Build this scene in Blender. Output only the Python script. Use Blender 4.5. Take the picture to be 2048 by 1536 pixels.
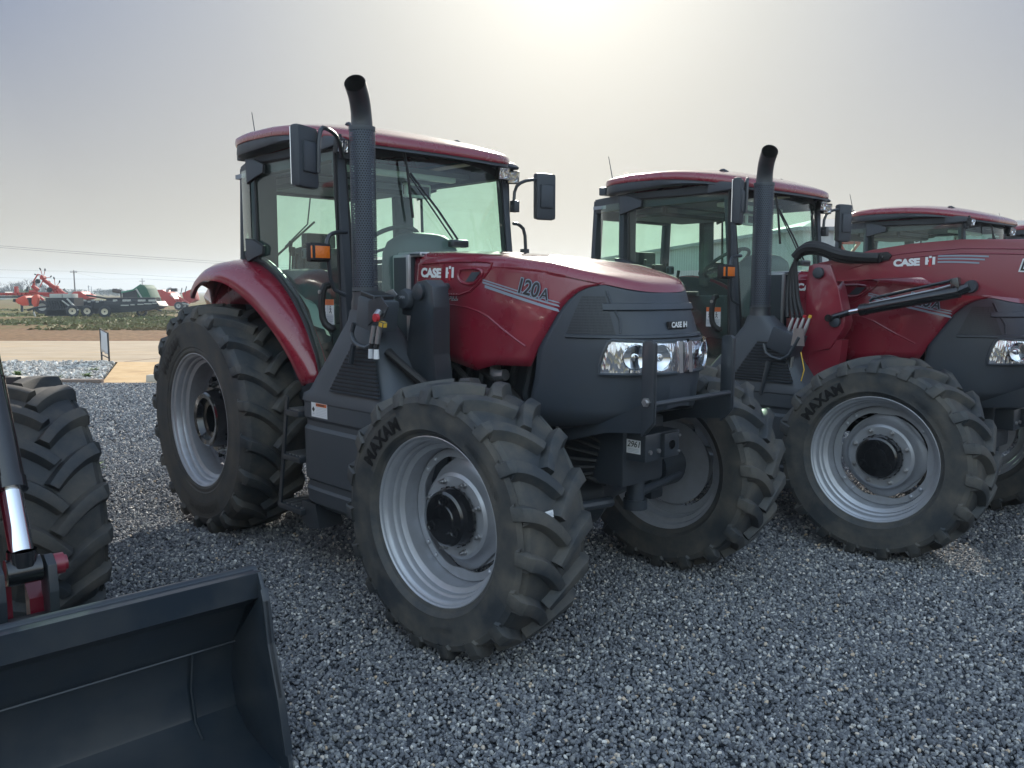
import bpy, bmesh, math, random
import numpy as np
from mathutils import Vector, Matrix, noise
R=math.radians; pi=math.pi
random.seed(7); rng=np.random.default_rng(7)
for o in list(bpy.data.objects): bpy.data.objects.remove(o)
S=bpy.context.scene; COL=S.collection
# ---------------------------------------------------------------- camera
cam=bpy.data.cameras.new('camera'); co=bpy.data.objects.new('camera',cam); COL.objects.link(co)
cam.sensor_width=36; cam.lens=36*1628.9/2048; cam.clip_start=.05; cam.clip_end=6000
co.location=(0,0,1.686); co.rotation_euler=(R(90-6.53),R(-0.1)*0,0)
S.camera=co; S.render.resolution_x=1024; S.render.resolution_y=768
# ---------------------------------------------------------------- world + sun
SUN_EL=R(21.5); SUN_AZ=R(4.0)          # azimuth from +Y towards +X
w=bpy.data.worlds.new('World'); S.world=w; w.use_nodes=True
nt=w.node_tree; nt.nodes.clear()
sky=nt.nodes.new('ShaderNodeTexSky'); sky.sky_type='NISHITA'; sky.sun_disc=False
sky.sun_elevation=SUN_EL; sky.sun_rotation=SUN_AZ; sky.air_density=1.0; sky.dust_density=1.0; sky.ozone_density=3.0
def wn(op,a=None,b=None,c=None,vec=False):
    n=nt.nodes.new('ShaderNodeVectorMath' if vec else 'ShaderNodeMath'); n.operation=op
    for i,v in enumerate((a,b,c)):
        if v is None: continue
        if isinstance(v,(int,float,tuple)): n.inputs[i].default_value=v
        else: nt.links.new(v,n.inputs[i])
    return n
tc=nt.nodes.new('ShaderNodeTexCoord'); sdv=(math.sin(SUN_AZ)*math.cos(SUN_EL),math.cos(SUN_AZ)*math.cos(SUN_EL),math.sin(SUN_EL))
dt=wn('DOT_PRODUCT',tc.outputs['Generated'],sdv,vec=True).outputs['Value']
ang=wn('ARCCOSINE',wn('MINIMUM',dt,.99999).outputs[0]).outputs[0]
def ramp(src,stops):
    r=nt.nodes.new('ShaderNodeValToRGB'); el=r.color_ramp.elements
    while len(el)<len(stops): el.new(.5)
    for e,(p,c) in zip(el,stops): e.position=p; e.color=(*c,1)
    nt.links.new(src,r.inputs[0]); return r.outputs[0]
# dusty air: bright and warm round the sun, cooler and dimmer beside it
halo_fill=ramp(wn('DIVIDE',ang,pi).outputs[0],[(0,(.80,.78,.70)),(.013,(.56,.54,.47)),(.035,(.47,.455,.405)),(.07,(.365,.358,.33)),(.12,(.245,.252,.268)),(.19,(.125,.150,.212)),(.32,(.19,.25,.35)),(.50,(.38,.50,.68)),(.70,(.72,.89,1.0)),(1,(.76,.92,1.0))])  # last stops: bright unseen sky added behind camera to light camera-facing sides
sz=nt.nodes.new('ShaderNodeSeparateXYZ'); nt.links.new(tc.outputs['Generated'],sz.inputs[0])
hz=ramp(wn('ABSOLUTE',sz.outputs[2]).outputs[0],[(0,(1,1,1)),(.10,(.72,.72,.72)),(.32,(.0,.0,.0)),(1,(0,0,0))])
mxn=nt.nodes.new('ShaderNodeMix'); mxn.data_type='RGBA'; nt.links.new(hz,mxn.inputs[0]); nt.links.new(halo_fill,mxn.inputs[6]); mxn.inputs[7].default_value=(.31,.28,.225,1)
bg=nt.nodes.new('ShaderNodeBackground'); bg.inputs[1].default_value=.004
bg2=nt.nodes.new('ShaderNodeBackground'); bg2.inputs[1].default_value=1.08; nt.links.new(mxn.outputs[2],bg2.inputs[0])
ad=nt.nodes.new('ShaderNodeAddShader'); wo=nt.nodes.new('ShaderNodeOutputWorld')
nt.links.new(sky.outputs[0],bg.inputs[0]); nt.links.new(bg.outputs[0],ad.inputs[0]); nt.links.new(bg2.outputs[0],ad.inputs[1]); nt.links.new(ad.outputs[0],wo.inputs[0])
sl=bpy.data.lights.new('sun','SUN'); sl.energy=5.0; sl.angle=R(.6); sl.color=(1,.93,.82)
so=bpy.data.objects.new('sun',sl); COL.objects.link(so)
sd=Vector((math.sin(SUN_AZ)*math.cos(SUN_EL),math.cos(SUN_AZ)*math.cos(SUN_EL),math.sin(SUN_EL)))
so.rotation_euler=sd.to_track_quat('Z','Y').to_euler()
S.view_settings.view_transform='Standard'; S.view_settings.look='None'; S.view_settings.gamma=1
S.view_settings.exposure=0.75; S.view_settings.use_curve_mapping=False
S.render.engine='CYCLES'
# ---------------------------------------------------------------- materials
MT={}
def mat(name,col,rough=.5,metal=0,coat=0,bump=None,var=None,spec=None,emit=None):
    """bump=(scale,strength,dist)  var=(scale,amount,col2)"""
    m=bpy.data.materials.new(name); m.use_nodes=True; t=m.node_tree; p=t.nodes['Principled BSDF']
    p.inputs['Base Color'].default_value=(*col,1); p.inputs['Roughness'].default_value=rough; p.inputs['Metallic'].default_value=metal
    if coat: p.inputs['Coat Weight'].default_value=coat; p.inputs['Coat Roughness'].default_value=.06
    if spec is not None: p.inputs['Specular IOR Level'].default_value=spec
    tc=t.nodes.new('ShaderNodeTexCoord')
    if var:
        n=t.nodes.new('ShaderNodeTexNoise'); n.inputs['Scale'].default_value=var[0]; n.inputs['Detail'].default_value=6; n.inputs['Roughness'].default_value=.65
        t.links.new(tc.outputs['Object'],n.inputs['Vector'])
        r=t.nodes.new('ShaderNodeMapRange'); r.inputs[1].default_value=.4; r.inputs[2].default_value=.68; r.inputs[4].default_value=var[1]
        t.links.new(n.outputs['Fac'],r.inputs[0])
        mx=t.nodes.new('ShaderNodeMix'); mx.data_type='RGBA'; mx.inputs[6].default_value=(*col,1); mx.inputs[7].default_value=(*var[2],1)
        t.links.new(r.outputs[0],mx.inputs[0]); t.links.new(mx.outputs[2],p.inputs['Base Color'])
        r2=t.nodes.new('ShaderNodeMapRange'); r2.inputs[3].default_value=rough; r2.inputs[4].default_value=min(1,rough+.25)
        t.links.new(r.outputs[0],r2.inputs[0]); t.links.new(r2.outputs[0],p.inputs['Roughness'])
    if bump:
        n=t.nodes.new('ShaderNodeTexNoise'); n.inputs['Scale'].default_value=bump[0]; n.inputs['Detail'].default_value=4
        t.links.new(tc.outputs['Object'],n.inputs['Vector'])
        b=t.nodes.new('ShaderNodeBump'); b.inputs['Strength'].default_value=bump[1]; b.inputs['Distance'].default_value=bump[2]
        t.links.new(n.outputs['Fac'],b.inputs['Height']); t.links.new(b.outputs[0],p.inputs['Normal'])
    if emit: p.inputs['Emission Color'].default_value=(*emit[0],1); p.inputs['Emission Strength'].default_value=emit[1]
    MT[name]=m; return m
def flutes(m,scale,strength):
    t=m.node_tree; p=t.nodes['Principled BSDF']; tc=t.nodes.new('ShaderNodeTexCoord'); mp=t.nodes.new('ShaderNodeMapping'); mp.inputs['Scale'].default_value=scale
    n=t.nodes.new('ShaderNodeTexVoronoi'); n.inputs['Scale'].default_value=1; b=t.nodes.new('ShaderNodeBump'); b.inputs['Strength'].default_value=strength; b.inputs['Distance'].default_value=.006
    t.links.new(tc.outputs['Object'],mp.inputs[0]); t.links.new(mp.outputs[0],n.inputs['Vector']); t.links.new(n.outputs['Distance'],b.inputs['Height']); t.links.new(b.outputs[0],p.inputs['Normal'])
def glass(name,tint,rough=0.0,ior=1.45,base=0.0,dirt=.10):
    m=bpy.data.materials.new(name); m.use_nodes=True; t=m.node_tree; t.nodes.clear()
    o=t.nodes.new('ShaderNodeOutputMaterial'); tr=t.nodes.new('ShaderNodeBsdfTransparent'); tr.inputs[0].default_value=(*tint,1)
    gl=t.nodes.new('ShaderNodeBsdfGlossy'); gl.inputs['Roughness'].default_value=rough; gl.inputs[0].default_value=(.95,1,.98,1)
    df=t.nodes.new('ShaderNodeBsdfDiffuse'); df.inputs[0].default_value=(.45,.5,.47,1)
    lwn=t.nodes.new('ShaderNodeLayerWeight'); pw=t.nodes.new('ShaderNodeMath'); pw.operation='POWER'; pw.inputs[1].default_value=4.6; t.links.new(lwn.outputs['Facing'],pw.inputs[0]); lw=t.nodes.new('ShaderNodeMath'); lw.operation='MULTIPLY_ADD'; t.links.new(pw.outputs[0],lw.inputs[0]); lw.inputs[1].default_value=.9; lw.inputs[2].default_value=.05
    mx=t.nodes.new('ShaderNodeMixShader'); mx2=t.nodes.new('ShaderNodeMixShader')
    n=t.nodes.new('ShaderNodeTexNoise'); n.inputs['Scale'].default_value=3; n.inputs['Detail'].default_value=8; n.inputs['Roughness'].default_value=.75
    tc=t.nodes.new('ShaderNodeTexCoord'); t.links.new(tc.outputs['Object'],n.inputs['Vector'])
    r=t.nodes.new('ShaderNodeMapRange'); r.inputs[1].default_value=.42; r.inputs[2].default_value=.75; r.inputs[3].default_value=.02; r.inputs[4].default_value=dirt
    t.links.new(n.outputs['Fac'],r.inputs[0])
    t.links.new(r.outputs[0],mx2.inputs[0]); t.links.new(tr.outputs[0],mx2.inputs[1]); t.links.new(df.outputs[0],mx2.inputs[2])
    t.links.new(lw.outputs[0],mx.inputs[0]); t.links.new(mx2.outputs[0],mx.inputs[1]); t.links.new(gl.outputs[0],mx.inputs[2])
    t.links.new(mx.outputs[0],o.inputs[0]); MT[name]=m; return m
mat('red_paint',(.215,.012,.028),.24,0,1.0,var=(2.6,.55,(.19,.014,.03)),bump=(1.3,.03,.02))
mat('red_loader',(.205,.013,.029),.30,0,.7,var=(3,.55,(.17,.015,.03)))
mat('black_plastic',(.038,.048,.062),.42,bump=(420,.12,.002),var=(4,.5,(.04,.043,.048)))  # black raised and blued so the base colour carries some lens veil
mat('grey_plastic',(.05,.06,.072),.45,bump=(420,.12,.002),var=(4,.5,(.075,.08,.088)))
mat('black_metal',(.026,.033,.042),.38,0,.3,var=(6,.4,(.035,.035,.036)))
mat('gloss_black',(.010,.011,.013),.14,0,.8)
mat('bucket_black',(.016,.025,.036),.32,0,.35,var=(2.2,.9,(.040,.044,.048)),bump=(60,.08,.003))
mat('rubber',(.030,.036,.042),.55,var=(4.5,1.0,(.105,.096,.082)),bump=(180,.25,.003))
mat('rubber_mark',(.010,.010,.011),.5)
mat('rubber_dusty',(.07,.068,.063),.8)
mat('rim_silver',(.42,.44,.48),.38,.5,0,var=(7,.5,(.31,.31,.32)),bump=(300,.05,.001))
mat('steel',(.45,.45,.46),.35,.9)
mat('chrome',(.85,.86,.88),.08,1)
mat('cab_dark',(.038,.046,.056),.6)
mat('headliner',(.26,.28,.31),.8)
mat('interior_grey',(.07,.08,.095),.6)
mat('seat_cloth',(.05,.055,.06),.8)
mat('plastic_film',(.5,.55,.53),.25)
mat('rubber_seal',(.012,.012,.013),.6)
mat('white_decal',(.72,.73,.74),.4)
mat('silver_decal',(.27,.33,.40),.35,.3)
mat('black_decal',(.012,.012,.014),.4)
mat('red_decal',(.45,.02,.03),.4)
mat('orange_decal',(.65,.16,.05),.5)
mat('label_grey',(.55,.57,.6),.6)
mat('amber',(.75,.17,.012),.18,0,.6,bump=(70,.6,.01))
mat('yellow_plastic',(.7,.45,.05),.4)
mat('lamp_reflector',(.86,.88,.92),.12,1,bump=(95,.16,.004))
flutes(MT['lamp_reflector'],(85,85,22),.55)
mat('lamp_inner',(.85,.87,.9),.05,1)
glass('cab_glass',(.76,.95,.86),dirt=.10)
glass('lamp_glass',(.97,.98,1),dirt=.02)
mat('lightbar',(.9,1,.95),.3)
mat('concrete',(.50,.42,.32),.85,var=(.35,.8,(.42,.36,.29)),bump=(40,.2,.01))
mat('concrete_pale',(.46,.42,.36),.85,var=(.3,.9,(.36,.33,.29)),bump=(40,.2,.01))
mat('curb_dark',(.16,.115,.095),.9,var=(2,.8,(.22,.17,.14)),bump=(30,.4,.02))
mat('grey_box',(.36,.37,.35),.7)
mat('far_red',(.38,.024,.016),.6)
mat('far_orange',(.60,.06,.025),.6)
mat('far_dark',(.012,.016,.022),.6)
mat('far_green',(.010,.085,.045),.8)
mat('far_green_light',(.05,.22,.14),.5)
mat('cream_wheel',(.55,.50,.38),.5)
mat('wood_pole',(.13,.10,.08),.9)
mat('bark',(.14,.12,.115),.95)
mat('twig',(.07,.055,.05),.95)
mat('leaf_green',(.10,.16,.03),.7)
mat('dark_leaf',(.05,.065,.035),.8)
mat('sign_white',(.50,.52,.55),.6)
mat('metal_wall',(.36,.39,.41),.45,.3)
mat('metal_roof',(.20,.22,.24),.5,.4)
# perforated shield
m=mat('perforated_steel',(.07,.085,.11),.38,.5); t=m.node_tree; p=t.nodes['Principled BSDF']
tc=t.nodes.new('ShaderNodeTexCoord'); sx=t.nodes.new('ShaderNodeSeparateXYZ'); t.links.new(tc.outputs['UV'],sx.inputs[0])
def mth(op,a,b=None,c=None):
    n=t.nodes.new('ShaderNodeMath'); n.operation=op
    for i,v in enumerate((a,b,c)):
        if v is None: continue
        if isinstance(v,(int,float)): n.inputs[i].default_value=v
        else: t.links.new(v,n.inputs[i])
    return n.outputs[0]
U=mth('MULTIPLY',sx.outputs[0],30.); Vv=mth('MULTIPLY',sx.outputs[1],1.)
row=mth('FLOOR',Vv); off=mth('MULTIPLY',mth('MODULO',row,2.),.5)
fu=mth('SUBTRACT',mth('FRACT',mth('ADD',U,off)),.5); fv=mth('SUBTRACT',mth('FRACT',Vv),.5)
d2=mth('ADD',mth('MULTIPLY',fu,fu),mth('MULTIPLY',mth('MULTIPLY',fv,fv),.85))
hole=mth('LESS_THAN',d2,.085)
tr=t.nodes.new('ShaderNodeBsdfTransparent'); ms=t.nodes.new('ShaderNodeMixShader')
t.links.new(hole,ms.inputs[0]); t.links.new(p.outputs[0],ms.inputs[1]); t.links.new(tr.outputs[0],ms.inputs[2])
t.links.new(ms.outputs[0],t.nodes['Material Output'].inputs[0])
# mesh grille: fine dark perforated panel look through bump + holes
def grid_panel(name,col,scale):
    m=mat(name,col,.45); t=m.node_tree; p=t.nodes['Principled BSDF']
    tc=t.nodes.new('ShaderNodeTexCoord'); v=t.nodes.new('ShaderNodeTexVoronoi'); v.inputs['Scale'].default_value=scale; v.inputs['Randomness'].default_value=0
    t.links.new(tc.outputs['Object'],v.inputs['Vector'])
    b=t.nodes.new('ShaderNodeBump'); b.inputs['Strength'].default_value=.7; b.inputs['Distance'].default_value=.003
    t.links.new(v.outputs['Distance'],b.inputs['Height']); t.links.new(b.outputs[0],p.inputs['Normal'])
grid_panel('grille_mesh',(.020,.024,.030),75)
# ---------------------------------------------------------------- mesh builder
class MB:
    def __init__(s,m0=None): s.bm=bmesh.new(); s.mats=[m0] if m0 else []
    def mi(s,name):
        if name is None: return 0
        if name not in s.mats: s.mats.append(name)
        return s.mats.index(name)
    def face(s,vs,m=None):
        try: f=s.bm.faces.new(vs)
        except ValueError: return None
        if m is not None: f.material_index=s.mi(m)
        return f
    def box(s,c,d,rot=None,m=None,taper=None,bev=0):
        c=Vector(c); vs=[]
        for z in(-1,1):
            k=1 if (z<0 or not taper) else taper
            for x,y in((-1,-1),(1,-1),(1,1),(-1,1)):
                v=Vector((x*d[0]/2*k,y*d[1]/2*k,z*d[2]/2))
                if rot is not None: v=rot@v
                vs.append(s.bm.verts.new(c+v))
        fs=[s.face([vs[i] for i in q],m) for q in((3,2,1,0),(4,5,6,7),(0,1,5,4),(1,2,6,5),(2,3,7,6),(3,0,4,7))]
        if bev:
            es=list({e for f in fs for e in f.edges}); bmesh.ops.bevel(s.bm,geom=es,offset=bev,segments=2,affect='EDGES',profile=.6)
        return s
    def bar(s,a,b,wd,ht,m=None,up=(0,0,1),bev=0):
        a=Vector(a);b=Vector(b);d=b-a;L=d.length;z=d.normalized();u=Vector(up)
        if abs(z.dot(u))>.98: u=Vector((1,0,0))
        x=u.cross(z).normalized();y=z.cross(x)
        rot=Matrix((x,y,z)).transposed()
        return s.box((a+b)/2,(wd,ht,L),rot,m,bev=bev)
    def prism(s,pts,axis,a,b,m=None,bev=0):
        def P(p,k):
            if axis==1: return (p[0],k,p[1])
            if axis==0: return (k,p[0],p[1])
            return (p[0],p[1],k)
        A=[s.bm.verts.new(P(p,a)) for p in pts];B=[s.bm.verts.new(P(p,b)) for p in pts]
        n=len(pts); fs=[s.face(A,m),s.face(B[::-1],m)]
        for i in range(n): fs.append(s.face([A[i],B[i],B[(i+1)%n],A[(i+1)%n]],m))
        if bev:
            es=list({e for f in fs if f for e in f.edges}); bmesh.ops.bevel(s.bm,geom=es,offset=bev,segments=2,affect='EDGES',profile=.6)
        return s
    def grid(s,rows,m=None,closeu=False,closev=False,mf=None):
        V=[[s.bm.verts.new(p) for p in r] for r in rows]
        nr=len(V);nc=len(V[0])
        for i in range(nr if closeu else nr-1):
            for j in range(nc if closev else nc-1):
                a,b,c,d=V[i][j],V[i][(j+1)%nc],V[(i+1)%nr][(j+1)%nc],V[(i+1)%nr][j]
                q=[]
                for v in (a,b,c,d):
                    if v not in q: q.append(v)
                if len(q)>2: s.face(q,mf(i,j) if mf else m)
        return V
    def tube(s,pts,r,seg=10,m=None,caps=True,smooth=0):
        P=[Vector(p) for p in pts]
        if smooth:
            for _ in range(smooth):
                Q=[P[0]]
                for i in range(len(P)-1):
                    Q+= [P[i].lerp(P[i+1],.25),P[i].lerp(P[i+1],.75)]
                Q.append(P[-1]); P=Q
        rr=r if isinstance(r,(list,tuple)) else None
        rows=[];prev=None
        for i,p in enumerate(P):
            d=(P[min(i+1,len(P)-1)]-P[max(i-1,0)]).normalized()
            if prev is None:
                u=Vector((0,0,1)) if abs(d.z)<.9 else Vector((1,0,0)); x=d.cross(u).normalized()
            else: x=(prev-d*prev.dot(d)).normalized()
            prev=x;y=d.cross(x)
            if rr: k=i/(len(P)-1)*(len(rr)-1);a=int(min(k,len(rr)-2));ri=rr[a]+(rr[a+1]-rr[a])*(k-a)
            else: ri=r
            rows.append([p+(x*math.cos(2*pi*j/seg)+y*math.sin(2*pi*j/seg))*ri for j in range(seg)])
        V=s.grid(rows,m,closev=True)
        if caps: s.face(V[0][::-1],m);s.face(V[-1],m)
        return s
    def lathe(s,prof,o=(0,0,0),axis=1,seg=32,m=None,caps=False,mf=None,a0=0,a1=2*pi):
        """prof: list of (axial, radius)"""
        o=Vector(o);rows=[]
        full=abs(a1-a0-2*pi)<1e-6
        n=seg if full else seg+1
        for a,r in prof:
            row=[]
            for j in range(n):
                t=a0+(a1-a0)*j/seg;c,q=r*math.cos(t),r*math.sin(t)
                v={0:(a,c,q),1:(c,a,q),2:(c,q,a)}[axis]; row.append(o+Vector(v))
            rows.append(row)
        V=s.grid(rows,m,closev=full,mf=mf)
        if caps:
            s.face(V[0],m);s.face(V[-1][::-1],m)
        return s
    def text(s,txt,fn,size=1,bold=0.0,ext=0,m=None,shear=0,sub=0,space=1.0,center=False):
        cu=bpy.data.curves.new('t','FONT');cu.body=txt;cu.size=size;cu.offset=bold;cu.shear=shear;cu.space_character=space;cu.resolution_u=3
        cu.fill_mode='FRONT'
        ob=bpy.data.objects.new('t',cu);COL.objects.link(ob)
        dg=bpy.context.evaluated_depsgraph_get();dg.update()
        me=bpy.data.meshes.new_from_object(ob.evaluated_get(dg))
        b2=bmesh.new();b2.from_mesh(me);bmesh.ops.triangulate(b2,faces=b2.faces)
        if sub: 
            for _ in range(sub): bmesh.ops.subdivide_edges(b2,edges=[e for e in b2.edges if e.calc_length()>size*.25],cuts=1)
            bmesh.ops.triangulate(b2,faces=b2.faces)
        w=max((v.co.x for v in b2.verts),default=0)
        mp={}
        for v in b2.verts:
            x=v.co.x-(w/2 if center else 0)
            mp[v]=s.bm.verts.new(fn(x,v.co.y))
        for f in b2.faces: s.face([mp[v] for v in f.verts],m)
        b2.free();bpy.data.objects.remove(ob);bpy.data.curves.remove(cu);bpy.data.meshes.remove(me)
        return w
    def build(s,name,m=None,parent=None,loc=None,rot=None,smooth=35,recalc=True,merge=0,flipcheck=False):
        if recalc: bmesh.ops.recalc_face_normals(s.bm,faces=s.bm.faces)
        if merge: bmesh.ops.remove_doubles(s.bm,verts=s.bm.verts,dist=merge)
        me=bpy.data.meshes.new(name);
        base=[m] if m else []
        if m and s.mats and m in s.mats: pass
        s.bm.to_mesh(me);s.bm.free()
        if s.mats:
            for k in s.mats: me.materials.append(MT[k])
        elif m: me.materials.append(MT[m])
        if smooth:
            me.shade_smooth(); me.set_sharp_from_angle(angle=R(smooth))
        o=bpy.data.objects.new(name,me);COL.objects.link(o)
        if parent: o.parent=parent
        if loc: o.location=loc
        if rot: o.rotation_euler=rot
        return o
def empty(name,loc=(0,0,0),rz=0,parent=None):
    o=bpy.data.objects.new(name,None);COL.objects.link(o);o.location=loc;o.rotation_euler=(0,0,rz)
    if parent:o.parent=parent
    return o
def tag(o,label=None,cat=None,group=None,kind=None):
    if label:o['label']=label
    if cat:o['category']=cat
    if group:o['group']=group
    if kind:o['kind']=kind
    return o
def copy_tree(o,parent=None):
    c=o.copy();COL.objects.link(c)
    if parent:c.parent=parent
    for ch in list(o.children): copy_tree(ch,c)
    return c
def lerp(a,b,t): return a+(b-a)*t
def itp(x,tab):
    if x<=tab[0][0]: return tab[0][1]
    for (a,b),(c,d) in zip(tab,tab[1:]):
        if x<=c: return b+(d-b)*(x-a)/(c-a)
    return tab[-1][1]
# ================================================================ WHEELS
def side_y(prof,r):
    best=None
    for (a,ra),(b,rb) in zip(prof,prof[1:]):
        if a<=0 and b<=0 and min(ra,rb)<=r<=max(ra,rb) and abs(ra-rb)>1e-6:
            y=a+(b-a)*(r-ra)/(rb-ra); best=y if best is None else min(best,y)
    return best if best is not None else prof[1][0]
def make_tyre(name,parent,Rt,W,rimr,rw,nl,side,lugh=.042,words=()):
    hw=W/2; H=Rt-rimr; mb=MB()
    pr=[(-rw/2,rimr-.012),(-rw/2-.012,rimr+.012),(-hw*.93,rimr+.10*H),(-hw*.955,rimr+.13*H),(-hw*.95,rimr+.16*H),(-hw*.99,rimr+.32*H),(-hw,rimr+.48*H),(-hw*.992,rimr+.60*H),
        (-hw*.999,rimr+.63*H),(-hw*.985,rimr+.66*H),(-hw*.955,rimr+.74*H),(-hw*.90,Rt-lugh-.03),(-hw*.80,Rt-lugh-.012),(-hw*.5,Rt-lugh-.003),(0,Rt-lugh)]
    full=pr+[(-a,r) for a,r in pr[-2::-1]]
    mb.lathe(full,axis=1,seg=96,m='rubber')
    D=.245*(.64/Rt)**.5
    for sg in(-1,1):
        for i in range(nl):
            th0=2*pi*(i+(.5 if sg>0 else 0))/nl; st=[]
            N=7
            for k in range(N):
                s=k/(N-1); y=-.016+s*(hw*.90+.016); th=D*(1.6*s-.6*s*s)
                dy=(hw*.90+.016); dth=D*(1.6-1.2*s)*Rt; L=math.hypot(dy,dth); nx,ny=dy/L,-dth/L   # normal in (Rθ,y)
                rt=Rt-.016*(y/hw)**2; rb=Rt-lugh-.014-.01*(y/hw)**2
                wt=.021+.009*s; wb=wt+.021
                st.append([(th+nx*q*wq/Rt,y+ny*q*wq,rr) for q,wq,rr in((-1,wb,rb),(-1,wt+.004,rt-.010),(-1,wt-.001,rt-.001),(-1,wt-.004,rt),(1,wt-.004,rt),(1,wt-.001,rt-.001),(1,wt+.004,rt-.010),(1,wb,rb))])
            thE=D
            for (bx,br,ux,ur,h,wt) in((hw*.86,Rt-lugh-.035,.6,.8,.052,.031),(hw*.93,Rt-lugh-.06,.95,.3,.030,.033),(hw*.965,Rt-.30*H,1,.0,.014,.034),(hw*.975,Rt-.37*H,1,0,.002,.026)):
                thE+=.012
                st.append([(thE+q*wq/Rt,bx+ux*h*k_,br+ur*h*k_) for q,wq,k_ in((-1,wt+.012,0),(-1,wt+.003,.75),(-1,wt-.001,.97),(-1,wt-.004,1),(1,wt-.004,1),(1,wt-.001,.97),(1,wt+.003,.75),(1,wt+.012,0))])
            rows=[[Vector((r*math.cos(th0+t),sg*y,r*math.sin(th0+t))) for t,y,r in q] for q in st]
            V=mb.grid(rows,'rubber'); mb.face(V[0],'rubber'); mb.face(V[-1],'rubber')
    for (txt,size,rc,ang,m,bold,sp) in words:
        def fn(x,y,rc=rc,ang=ang):
            th=R(ang)-x/rc; r=rc+y; return (r*math.cos(th),side_y(pr,r)-.004,r*math.sin(th))
        if m=='rubber_mark':
            w_=len(txt)*size*.66
            rows=[]
            for r in(rc-size*.28,rc+size*.95):
                rows.append([Vector((r*math.cos(R(ang)-(x)/rc),side_y(pr,r)-.0022,r*math.sin(R(ang)-(x)/rc))) for x in np.linspace(-size*.25,w_*1.12,26)])
            mb.grid(rows,'rubber_dusty')
        mb.text(txt,fn,size=size,bold=bold,m=m,sub=1,space=sp)
    if side>0:
        for v in mb.bm.verts: v.co.y*=-1
    return mb.build(name,None,parent,smooth=26)
def make_wheel(parent,kind,side,loc,steer=0,words=()):
    """local wheel: outer face towards -y (mirrored for side>0)"""
    if kind=='front': Rt,W,rr,rw,nl=.645,.425,.401,.33,19
    else: Rt,W,rr,rw,nl=.807,.464,.471,.41,20
    f=MB(); o=-rw/2
    if kind=='front':
        # dish disc
        o-=.038
        prof=[(.235,.258),(.228,.25),(.222,.235),(.20,.215),(.175,.205),(.165,.19),(.168,.150),(.175,.10)]
        rows=[]
        for a,r in prof:
            rows.append([Vector(((r+(.013*math.cos(4*t)*max(0,(r-.2)/.05)))*math.cos(t),o+a,(r+(.013*math.cos(4*t)*max(0,(r-.2)/.05)))*math.sin(t))) for t in np.linspace(0,2*pi,64,endpoint=False)])
        f.grid(rows,'rim_silver',closev=True)
        f.lathe([(.25,.258),(.245,.10)],o=(0,o,0),seg=48,m='rim_silver')
        # hub
        f.lathe([(.165,.139),(.15,.143),(.145,.140),(.125,.138),(.118,.135),(.10,.130),(.092,.118),(.090,.07),(.084,.066),(.082,.0)],o=(0,o,0),seg=40,m='gloss_black')
        for k in range(24):
            t=2*pi*k/24; f.box((.140*math.cos(t),o+.155,.140*math.sin(t)),(.010,.014,.012),Matrix.Rotation(-t,3,'Y'),'gloss_black')
        for k in range(3):
            t=pi/2+2*pi*k/3; f.lathe([(.086,.027),(.080,.025),(.080,.018),(.083,.016),(.084,0)],o=(.088*math.cos(t),o,.088*math.sin(t)),seg=14,m='gloss_black')
        for k in range(8):
            t=2*pi*(k+.5)/8; c=(.172*math.cos(t),o,.172*math.sin(t))
            f.lathe([(.168,.016),(.160,.016),(.160,.0115),(.143,.0115),(.143,.007),(.128,.007),(.128,0)],o=c,seg=8,m='steel')
        f.lathe([(.33,.10),(.20,.10)],o=(0,o,0),seg=24,m='black_metal'); o=-rw/2
    else:
        f.lathe([(.27,.34),(.215,.335),(.20,.30),(.19,.275),(.15,.262),(.14,.25),(.145,.215),(.12,.205),(.055,.192),(.045,.180),(.05,.150),(.09,.135),(.10,.10),(.21,.095),(.215,0)],o=(0,o,0),seg=48,m='gloss_black')
        for k in range(8):
            t=2*pi*(k+.3)/8; c=(.232*math.cos(t),o,.232*math.sin(t))
            f.lathe([(.150,.017),(.125,.017),(.125,.010),(.105,.010),(.105,0)],o=c,seg=8,m='steel' if k%3==0 else 'gloss_black')
        for k in range(6):
            t=2*pi*(k+.1)/6; f.box((.295*math.cos(t),o+.19,.295*math.sin(t)),(.05,.03,.075),Matrix.Rotation(-t,3,'Y'),'gloss_black',bev=.006)
        f.box((0,o+.205,.01),(.03,.004,.04),None,'label_grey')
    if side>0:
        for v in f.bm.verts: v.co.y*=-1
    wh=f.build('wheel',None,parent,loc=loc,rot=(0,0,steer),smooth=30)
    g=MB(); e=rr
    prof=[(.012,e-.004),(.004,e+.001),(-.004,e),(-.006,e-.006),(.0,e-.012),(.010,e-.014),(.018,e-.026),(.026,e-.030),(.055,e-.034),(.062,e-.044),(.072,e-.048),(.085,e-.049),(.095,e-.062),(.10,e-.072),(.19,e-.080),(.200,e-.078),(.208,e-.068),(rw*.82,e-.062),(rw*.85,e-.040),(rw-.02,e-.030),(rw-.01,e-.012),(rw+.004,e),(rw+.0,e+.002),(rw-.01,e-.004)]
    g.lathe(prof,o=(0,o,0),seg=72)
    if kind=='front':
        def ring(a,lo):
            rows=[]
            for rr_,aa in((e-.080,a),(e-.083,a-.004),(None,a-.004),(None,a+.006),(e-.078,a+.010)):
                row=[]
                for t in np.linspace(0,2*pi,96,endpoint=False):
                    r=rr_ if rr_ else lo-.016*max(0,math.cos(4*t))**2
                    row.append(Vector((r*math.cos(t),o+aa,r*math.sin(t))))
                rows.append(row)
            g.grid(rows,closev=True)
        ring(.178,.282)
        for k in range(8):
            t=2*pi*((k//2)+.5)/4+(-.13 if k%2 else .13)
            g.lathe([(.175,.013),(.167,.012),(.163,.007),(.162,0)],o=(.300*math.cos(t),o,.300*math.sin(t)),seg=12)
    else:
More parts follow.
